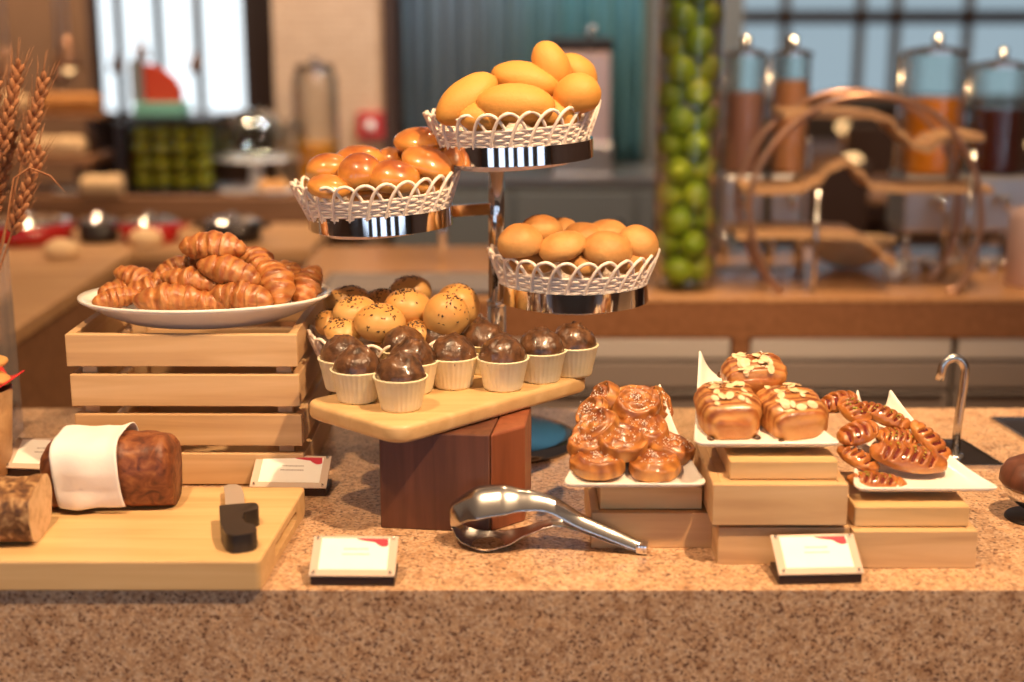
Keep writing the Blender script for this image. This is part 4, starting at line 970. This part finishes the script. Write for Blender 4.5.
for prof_ in ([(770,112),(790,112),(850,112),(875,115),(890,130),(905,143),(918,146),(932,137),(950,134),(973,134)], [(734,187),(760,187),(790,186),(808,178),(822,164),(838,158),(850,168),(866,184),(900,186),(950,186),(986,186)], [(728,232),(760,231),(820,231),(850,232),(866,240),(884,256),(892,262)]):
    pts = [pl(*p) for p in prof_]; pp = []
    for i in range(len(pts)-1):
        for q in range(6):
            f_ = q/6; f2 = f_*f_*(3-2*f_); pp.append((pts[i][0]*(1-f_)+pts[i+1][0]*f_, pts[i][1]*(1-f2)+pts[i+1][1]*f2))
    pp.append(pts[-1]); n = len(pp); mb = MB()
    vs = [(x, y, z+dz) for (y, dz) in ((-.082, 0), (.082, 0), (.082, .016), (-.082, .016)) for x, z in pp]
    mb.add(vs, [(k*n+i, k*n+i+1, ((k+1) % 4)*n+i+1, ((k+1) % 4)*n+i) for k in range(4) for i in range(n-1)] + [(0, n, 2*n, 3*n), (n-1, 4*n-1, 3*n-1, 2*n-1)]).build('wavy_board', 'tan_wood', t, smooth=False)
for px, top in ((808, 180), (962, 140)):
    x = (px-852)*sc_
    for dy in (-.088, .088): MB().tube([(x, dy, .001), (x, dy, (287-top)*sc_)], .006, 8).build('upright', 'steel', t)
# boat shaped wooden bowl, small cup, sauce bowls, canister
t = empty('wooden_bowl', (0.9025, 3.7599, 0.9000), (0, 0, R(-6)), 'pale boat shaped wooden bowl under the arched stand', 'bowl')
mb = MB().lathe([(.0001, .004), (.3, .004), (.6, .02), (.92, .07), (1, .085), (.97, .085), (.88, .066), (.55, .025), (.0001, .014)], 40); mb.v = [(x*.125, y*.06, z) for x, y, z in mb.v]; mb.build('bowl', 'dough', t)
t = empty('espresso_cup', (0.9795, 3.5916, 0.9000), label='small white cup in front of the arched stand on the back counter', cat='cup')
MB().lathe([(.0001, .001), (.016, .001), (.018, .004), (.027, .045), (.025, .045), (.016, .006), (.0001, .005)], 28).build('cup', 'white_china', t)
MB().tube([(.024, 0, .036), (.036, 0, .036), (.038, 0, .022), (.021, 0, .014)], .003, 8).build('handle', 'white_china', t)
for i, px in enumerate(((1.0490, 3.7400, 0.9200)[0], (1.1050, 3.7400, 0.9200)[0], (1.1584, 3.7400, 0.9200)[0], (1.2118, 3.7400, 0.9200)[0], (1.2598, 3.7400, 0.9200)[0], (1.3105, 3.7400, 0.9200)[0])):
    t = empty('sauce_bowl', (0, 0, 0), label='small steel sauce bowl, %s from the left in the row right of the wooden bowl' % ('first', 'second', 'third', 'fourth', 'fifth', 'sixth')[i], cat='bowl', group='steel sauce bowls on the back counter')
    t.location = (px, 3.74, .9)
    MB().lathe([(.0001, .001), (.014, .001), (.023, .016), (.026, .026), (.024, .026), (.018, .012), (.0001, .005)], 24).build('bowl', 'steel', t)
t = empty('copper_canister', (1.3130, 3.5386, 0.9000), label='pinkish copper canister at the right edge of the back counter', cat='canister')
MB().lathe([(.0001, 0), (.062, 0), (.065, .004), (.065, .17), (.060, .185), (.045, .195), (.0001, .198)], 32).build('body', 'pink_steel', t); MB().lathe([(.0001, .198), (.012, .198), (.016, .21), (.010, .22), (.0001, .222)], 16).build('knob', 'steel', t)
# juice dispensers
def dispenser(X, ztop, zfill, zbot, r, juice, label, Yd=3.98):
    t = empty('juice_dispenser', (X, Yd, .9), label=label, cat='dispenser', group='juice dispensers at the back of the counter')
    zb = zbot-.9
    MB().box(-r*1.05, r*1.05, -r*1.05, r*1.05, zb-.17, zb-.012, .01).build('cooler_base', 'steel_brushed', t, smooth=False)
    for sx in (-1, 1):
        for sy in (-1, 1): MB().tube([(sx*r*.8, sy*r*.8, 0), (sx*r*.8, sy*r*.8, zb-.168)], .008, 10).build('leg', 'steel', t)
    MB().lathe([(r, zb-.010), (r, ztop-.9), (r-.003, ztop-.9), (r-.003, zb-.008)], 36).build('cylinder', 'glass', t, auto=40)
    MB().lathe([(.0001, zb-.006), (r-.004, zb-.006), (r-.004, zfill-.9), (.0001, zfill-.9)], 36).build('juice', juice, t, auto=40)
    MB().lathe([(.0001, 0), (r+.004, 0), (r+.004, .010), (r*.4, .02), (.012, .022), (.012, .034), (.016, .04), (.010, .052), (.0001, .054)], 28, c=(0, 0, ztop-.899)).build('lid', 'steel', t, auto=40)
    MB().tube([(0, -r-.004, zb-.07), (0, -r-.05, zb-.07), (0, -r-.05, zb-.10)], .010, 10).build('spigot', 'chrome', t)
    MB().tube([(-r-.010, 0, zb-.012), (-r-.010, 0, ztop-.9)], .006, 8).build('side_rod', 'steel', t)
dispenser((0.6420, 3.9800, 1.2486)[0], (0.6344, 3.9800, 1.4505)[2], (0.6381, 3.9800, 1.3529)[2], (0.6460, 3.9800, 1.1431)[2], 0.0563, 'juice_brown', 'dispenser of pinkish brown juice right beside the lime vase')
dispenser((0.7699, 3.9800, 1.2486)[0], (0.7607, 3.9800, 1.4505)[2], (0.7637, 3.9800, 1.3855)[2], (0.7747, 3.9800, 1.1431)[2], 0.0534, 'juice_peach', 'dispenser of peach orange juice behind the left part of the arched stand')
dispenser((1.1673, 3.9800, 1.2486)[0], (1.1530, 3.9800, 1.4558)[2], (1.1611, 3.9800, 1.3392)[2], (1.1746, 3.9800, 1.1431)[2], 0.0872, 'juice_orange', 'dispenser of bright orange juice behind the right part of the arched stand')
dispenser((1.3480, 3.9800, 1.2486)[0], (1.3345, 3.9800, 1.4181)[2], (1.3429, 3.9800, 1.3119)[2], (1.3564, 3.9800, 1.1431)[2], 0.0788, 'juice_cola', 'dispenser of dark red juice at the far right')
t = empty('steel_tray', (0.6439, 3.6599, 0.9000), label='shallow steel tray under the left part of the arched stand', cat='tray')
bx('tray_floor', 'steel', -.10, .10, -.03, .03, 0, .004, t); 
for sy in (-1, 1): bx('tray_rim', 'steel', -.10, .10, sy*.033-.003, sy*.033+.003, 0, .014, t)
t = empty('price_board', ((0.7324, 4.1500, 1.0416)[0], 4.15, .9), label='grey steel panel standing behind the left boards of the arched stand', cat='panel')
bx('panel', 'steel_brushed', -.135, .135, -.004, .004, .14, .31, t, .002)
for sx in (-1, 1): bx('foot', 'steel', sx*.11-.008, sx*.11+.008, -.03, .03, 0, .1395, t)
# coffee urn, low cabinet behind the stand pole
t = empty('low_cabinet', (.14, 5.55, 0), label='dark grey low cabinet in front of the blue curtain', cat='cabinet')
bx('body', 'slate', -.585, .78, -.22, .22, 0, .93, t); bx('top', 'steel_brushed', -.61, .79, -.235, .22, .9305, .955, t)
for k in range(3): d = bx('door', 'slate', -.59+.46*k, -.14+.46*k, -.24, -.2205, .05, .90, t, .003); bx('handle', 'steel', -.20+.46*k, -.185+.46*k, -.258, -.2405, .6, .8, d)
t = empty('coffee_machine', ((0.2629, 5.5000, 0.9609)[0], 5.5, .956), label='pinkish steel coffee machine with a dark top behind the top basket', cat='coffee machine')
bx('body', 'pink_steel', -.105, .105, -.12, .12, .12, .46, t, .012); bx('top_cover', 'dark_metal', -.115, .115, -.13, .13, .4605, .505, t, .01); bx('drip_base', 'steel_brushed', -.115, .115, -.15, .12, 0, .1195, t, .008)
MB().tube([(0, -.125, .18), (0, -.16, .18), (0, -.16, .14)], .012, 10).build('spout', 'chrome', t)
MB().tube([(.03, 0, .505), (.03, 0, .53), (.05, 0, .545)], .014, 10).build('knob', 'steel', t)
# fire alarm on the tiled wall
t = empty('fire_alarm', (-0.5549, 5.6400, 1.1216), label='red fire alarm call point on the tiled wall left of the curtain', cat='alarm')
bx('box', 'alarm_red', -.052, .052, -.03, .008, -.052, .052, t, .006)
MB().lathe([(.0001, .0), (.020, 0), (.020, .004), (.0001, .004)], 24).build('white_button', 'white_china', t, loc=(0, -.031, 0), rot=(pi/2, 0, 0))
# ---- left wing counter and buffet behind it
wy1 = (-1.1143, 4.0427, 0.9000)[1]
t = empty('wing_counter', (-1.5, 3.3, 0), label='brown side counter running back on the left behind the crate', cat='counter')
bx('worktop', 'tan_wood', -1.5, (-1.1143, 4.0427, 0.9000)[0]+1.5+.03, -.75, wy1-3.3, .865, .9, t, .003)
bx('front_panel', 'brown_wood', -1.5, (-1.1143, 4.0427, 0.9000)[0]+1.5+.015, -.74, wy1-3.3-.01, 0, .865, t)
t = empty('rear_counter', (-1.6, 4.25, 0), label='tan counter running across behind the croissants with red pots on it', cat='counter')
bx('worktop', 'tan_wood', -1.4, 1.02, -.20, .30, .865, .9, t, .003); bx('front_panel', 'brown_wood', -1.4, 1.01, -.19, .29, 0, .865, t)
def pot(x, w_, label, mat='red_enamel', Yp=4.2):
    t = empty('casserole', (x, Yp, .9), label=label, cat='pot', group='pots on the rear counter')
    MB().lathe([(.0001, 0), (w_*.88, 0), (w_*.95, .006), (w_, .06), (w_*.97, .06), (w_*.9, .008), (.0001, .006)], 36).build('pot', mat, t)
    MB().lathe([(.0001, .088), (.012, .087), (.014, .078), (w_*.3, .076), (w_*.8, .070), (w_*.99, .062), (w_*.99, .0605), (.0001, .0605)], 36).build('lid', 'chrome', t)
    for s_ in (-1, 1): MB().tube([(s_*w_*.99, -.025, .045), (s_*(w_+.022), -.02, .047), (s_*(w_+.022), .02, .047), (s_*w_*.99, .025, .045)], .005, 8).build('handle', mat, t)
pot((-1.4431, 4.2000, 0.9332)[0], .135, 'red casserole with a shiny lid at the left edge above the vase'); pot((-1.2314, 4.2000, 0.9332)[0], .06, 'black pot between the two red casseroles', 'black_plastic'); pot((-1.0793, 4.2000, 0.9332)[0], .088, 'red casserole with a shiny lid just left of the topmost croissant'); pot((-0.8348, 4.2000, 0.9332)[0], .09, 'dark pot with a shiny lid right behind the croissants', 'dark_metal')
pot((-1.7054, 4.2000, 0.9332)[0], .11, 'red casserole outside the left edge of the photo')
for i, (p, s_, lab) in enumerate((((-1.2555, 3.9121, 0.9000), .040, 'pale bread roll on the side counter left of the crate'), ((-1.0710, 4.1112, 0.9000), .040, 'pale bread roll on the rear counter behind the upper left croissants'))):
    me = bun_mesh(s_*1.25, s_*.9, s_*.8, i+90); o = link('bread_roll', me, 'dough', None, True, (p[0], p[1], .9+s_*.55)); tag(o, lab, 'bread')
# far buffet shelf
sY = (-1.2862, 5.1755, 0.9000)[1]
t = empty('far_buffet', (-1.5, sY, 0), label='wooden far buffet counter below the box of green apples', cat='counter')
bx('worktop', 'brown_wood', -2.2, .95, 0, .40, .80, .9, t, .004); bx('front_panel', 'dark_wood', -2.18, .93, .04, .38, 0, .80, t)
t = empty('buffet_shelf', (-1.75, sY+.22, .9), label='raised dark wooden shelf with loaves at the far left', cat='shelf')
bx('board', 'brown_wood', -.55, .20, -.16, .16, .10, .13, t, .003)
for x in (-.5, .15): bx('support', 'dark_wood', x-.015, x+.015, -.14, .14, 0, .0995, t)
bx('upper_board', 'brown_wood', -.55, .20, .02, .16, .26, .28, t, .003)
for x in (-.5, .15): bx('upper_support', 'dark_wood', x-.015, x+.015, .03, .15, .1305, .2595, t)
for i, (x, y, z, L, wd, mat, lab) in enumerate([(-2.02, sY+.31, 1.18, .34, .09, 'dough', 'long pale loaf on the upper shelf at the far left'), (-1.68, sY+.31, 1.18, .22, .09, 'round_bun', 'golden loaf on the upper shelf right of the long pale one'), (-1.72, sY+.15, 1.03, .26, .08, 'dough', 'pale loaf on the middle shelf at the far left'), (-2.05, sY+.15, 1.03, .24, .09, 'round_bun', 'golden loaf on the middle shelf near the wheat'), (-1.50, sY+.03, .90, .15, .10, 'dough', 'pale loaf on the far buffet left of the apple box')]):
    mb, _ = make_loaf(L, wd, .075, i+20); o = mb.build('bread_loaf', mat, None, True, (x, y, z)); tag(o, lab, 'bread')
# apple box
ab = Vector((-1.2534, 5.3500, 0.8878)); t = empty('apple_box', (ab.x, 5.35, .9), label='clear box filled with green apples under a dark lid on the far buffet', cat='box')
hw, hd, hh = .155, .12, .26
for sx in (-1, 1): bx('side_pane', 'glass', sx*hw-.003, sx*hw+.003, -hd, hd, .012, hh, t)
for sy in (-1, 1): bx('front_pane', 'glass', -hw+.004, hw-.004, sy*hd-.003, sy*hd+.003, .012, hh, t)
bx('base', 'dark_metal', -hw-.01, hw+.01, -hd-.01, hd+.01, 0, .0115, t); bx('lid', 'dark_metal', -hw-.01, hw+.01, -hd-.01, hd+.01, hh+.0005, hh+.02, t)
bx('corner_post', 'dark_metal', -hw-.045, -hw-.012, -hd, hd, .0, hh, t)
am = MB().sphere(.034, .034, .031, su=18, sv=12, fn=lambda p, d: p*(1-.12*max(0, abs(d.z)-.85)/.15)).mesh('apple'); am.materials.append(M['apple_skin']); [setattr(p, 'use_smooth', True) for p in am.polygons]
for iz in range(4):
    for ix in range(4):
        for iy in range(3):
            o = bpy.data.objects.new('green_apple', am); C.objects.link(o); o.location = (ab.x - .111 + .0725*ix + rnd.uniform(-.003, .003), 5.35 - .078 + .0735*iy, .9115 + .033 + .061*iz); o.rotation_euler = (rnd.uniform(-.4, .4), rnd.uniform(-.4, .4), rnd.uniform(0, 6))
            tag(o, 'green apple packed inside the clear box on the far buffet', 'apple', 'green apples in the clear box')
t = empty('paper_ornament', ((-1.2932, 5.3500, 1.1832)[0], 5.35, .9+hh+.021), label='red paper ornament on a teal foot on top of the apple box', cat='ornament')
bx('foot', 'teal_paper', -.10, .08, -.06, .06, 0, .05, t, .004)
fan = [(-.065, .052), (.065, .052), (.065, .10), (.04, .14), (0, .17), (-.03, .185), (-.065, .19)]
MB().add([(x, -.02, z) for x, z in fan]+[(x, .02, z) for x, z in fan], [tuple(range(6, -1, -1)), tuple(range(7, 14))]+[(i, (i+1) % 7, 7+(i+1) % 7, 7+i) for i in range(7)]).build('fan', 'red_paper', t, smooth=False)
bx('back_post', 'frame_grey', -.115, -.07, -.02, .02, .051, .20, t)
# jars and plates right of the apple box
def jar(X, Yj, w_, h, mat, label, fill=.7):
    t = empty('glass_jar', (X, Yj, .9), label=label, cat='jar')
    MB().lathe([(.0001, 0), (w_, 0), (w_, h), (w_*.8, h*1.06), (w_*.77, h*1.06), (w_-.004, h*.98), (w_-.004, .006), (.0001, .006)], 32).build('glass', 'jar_glass', t, auto=40)
    MB().lathe([(.0001, .008), (w_-.006, .008), (w_-.006, h*fill), (.0001, h*fill)], 32).build('contents', mat, t, auto=40)
    MB().lathe([(.0001, 0), (w_*.85, 0), (w_*.85, .02), (.015, .028), (.018, .045), (.0001, .05)], 24, c=(0, 0, h*1.0605)).build('lid', 'dark_wood', t)
jar((-0.7340, 5.4000, 1.0482)[0], sY+.20, .085, .42, 'honey', 'tall jar with orange contents in front of the tiled wall', .42)
jar((-0.8709, 5.6500, 1.0226)[0]+.03, sY+.345, .055, .20, 'dough', 'low jar of pale cereal just left of the tall orange one', .6)
t = empty('cake_dome', ((-0.9691, 5.6000, 1.0277)[0], sY+.22, .9), label='glass cake dome with pastries on the far buffet right of the apple box', cat='cake dome')
MB().lathe([(.0001, 0), (.07, 0), (.03, .02), (.02, .10), (.14, .115), (.14, .123), (.0001, .123)], 36).build('stand', 'white_china', t)
MB().lathe([(.13, .124), (.13, .20), (.11, .26), (.06, .30), (.0001, .31), (.0001, .306), (.058, .296), (.106, .257), (.127, .20), (.127, .124)], 36).build('dome', 'glass', t)
for i, (px, w_, lab) in enumerate((((-0.8858, 5.3000, 0.9094)[0], .085, 'white plate on the far buffet left of the tall jar'), ((-1.6333, 5.3000, 0.9094)[0], .07, 'white plate on the far buffet at the left'), ((-1.0166, 5.3000, 0.9094)[0], .07, 'white plate on the far buffet next to the apple box'))):
    o = MB().lathe([(.0001, .004), (w_*.6, .004), (w_, .016), (w_, .013), (w_*.62, 0), (.0001, 0)], 32).build('plate', 'white_china', None, True, (px, sY+.10, .9)); tag(o, lab, 'plate')
for i, (px, lab) in enumerate((((-0.9120, 5.3000, 0.9094)[0], 'golden pastry on the white plate left of the tall jar'), ((-0.8597, 5.3000, 0.9094)[0], 'second golden pastry on the white plate, nearer the tall jar'))):
    me = bun_mesh(.035, .03, .025, i+95); o = link('bread_roll', me, 'round_bun', None, True, (px, sY+.10, .928)); tag(o, lab, 'bread')
# heat lamps
def heat_lamp(v, label, glow=True):
    v = Vector(v); t = empty('heat_lamp', v, label=label, cat='lamp', group='hanging heat lamps at the far left')
    MB().tube([(0, 0, .10), (0, 0, 3.15-v.z)], .010, 8).build('cord', 'white_china', t)
    MB().lathe([(.012, .12), (.02, .10), (.045, .03), (.05, 0), (.046, 0), (.04, .03), (.016, .095), (.012, .10)], 28).build('shade', 'copper_metal', t)
    MB().sphere(.022, .022, .026, (0, 0, .005), 16, 10).build('bulb', 'lamp_glow' if glow else 'white_china', t)
heat_lamp((-1.7151, 5.6000, 1.3440), 'hanging heat lamp with a glowing bulb left of the bright window'); heat_lamp((-1.8750, 6.0000, 1.2685), 'hanging heat lamp with an unlit pale bulb beside the glowing one', False); heat_lamp((-1.9550, 5.6000, 1.2982), 'hanging heat lamp at the left edge behind the wheat', False)
for i, v in enumerate(((-2.3441, 8.6000, 1.1835), (-1.8800, 8.6000, 1.1835), (-2.2481, 8.8000, 1.2455))):
    heat_lamp(v, ('small dark hanging lamp against the left part of the bright window', 'small dark hanging lamp against the right part of the bright window', 'small dark hanging lamp in the middle of the bright window')[i], False)
# dining room on the right
def chair(x, y, rz, label):
    t = empty('dining_chair', (x, y, 0), (0, 0, R(rz)), label, 'chair', 'dark dining chairs by the far window')
    bx('seat', 'brown_wood', -.22, .22, -.22, .22, .43, .48, t, .01); 
    MB().box(-.21, .21, -.02, .02, .50, .98, .015, mat4=Matrix.Translation((0, .23, 0)) @ Matrix.Rotation(R(-6), 4, 'X')).build('backrest', 'dark_wood', t, smooth=False)
    for sx in (-1, 1):
        for sy in (-1, 1): bx('leg', 'dark_wood', sx*.19-.018, sx*.19+.018, sy*.19-.018, sy*.19+.018, 0, .4295, t)
def table(x, y, label):
    t = empty('dining_table', (x, y, 0), label=label, cat='table', group='dining tables by the far window')
    bx('tabletop', 'brown_wood', -.45, .45, -.40, .40, .72, .75, t, .005); MB().lathe([(.0001, 0), (.25, 0), (.25, .02), (.04, .05), (.035, .70), (.12, .7195), (.0001, .7195)], 24).build('pedestal', 'dark_wood', t)
table(1.50, 6.7, 'dark dining table behind the left half of the arched stand'); table(2.75, 7.3, 'dark dining table behind the orange juice'); table(1.95, 8.5, 'dark dining table furthest back by the window')
chair(1.22, 6.0, 180, 'dark dining chair facing away, left of the first table'); chair(1.72, 6.0, 180, 'dark dining chair facing away, right of the first table'); chair(1.35, 7.40, 0, 'dark dining chair at the rear side of the first table')
chair(2.45, 6.6, 180, 'dark dining chair before the table behind the orange juice'); chair(3.0, 6.6, 180, 'dark dining chair at the far right of the dining room'); chair(1.95, 7.8, 180, 'dark dining chair before the rearmost table'); chair(1.95, 9.2, 0, 'dark dining chair right at the far window')
def table_lamp(x, y, z, label):
    t = empty('table_lamp', (x, y, z), label=label, cat='lamp', group='small glowing lamps in the dining room')
    MB().lathe([(.0001, 0), (.04, 0), (.04, .008), (.008, .014), (.008, .10), (.0001, .10)], 20).build('stem', 'copper_metal', t); MB().sphere(.045, .045, .03, (0, 0, .125), 20, 12).build('glowing_globe', 'lamp_glow', t)
table_lamp((1.5771, 6.6000, 0.6699)[0], 6.6, .751, 'small glowing table lamp on the first dining table'); table_lamp(2.6, 7.2, .751, 'small glowing table lamp behind the orange juice'); table_lamp(1.95, 8.4, .751, 'small glowing table lamp on the rearmost table')
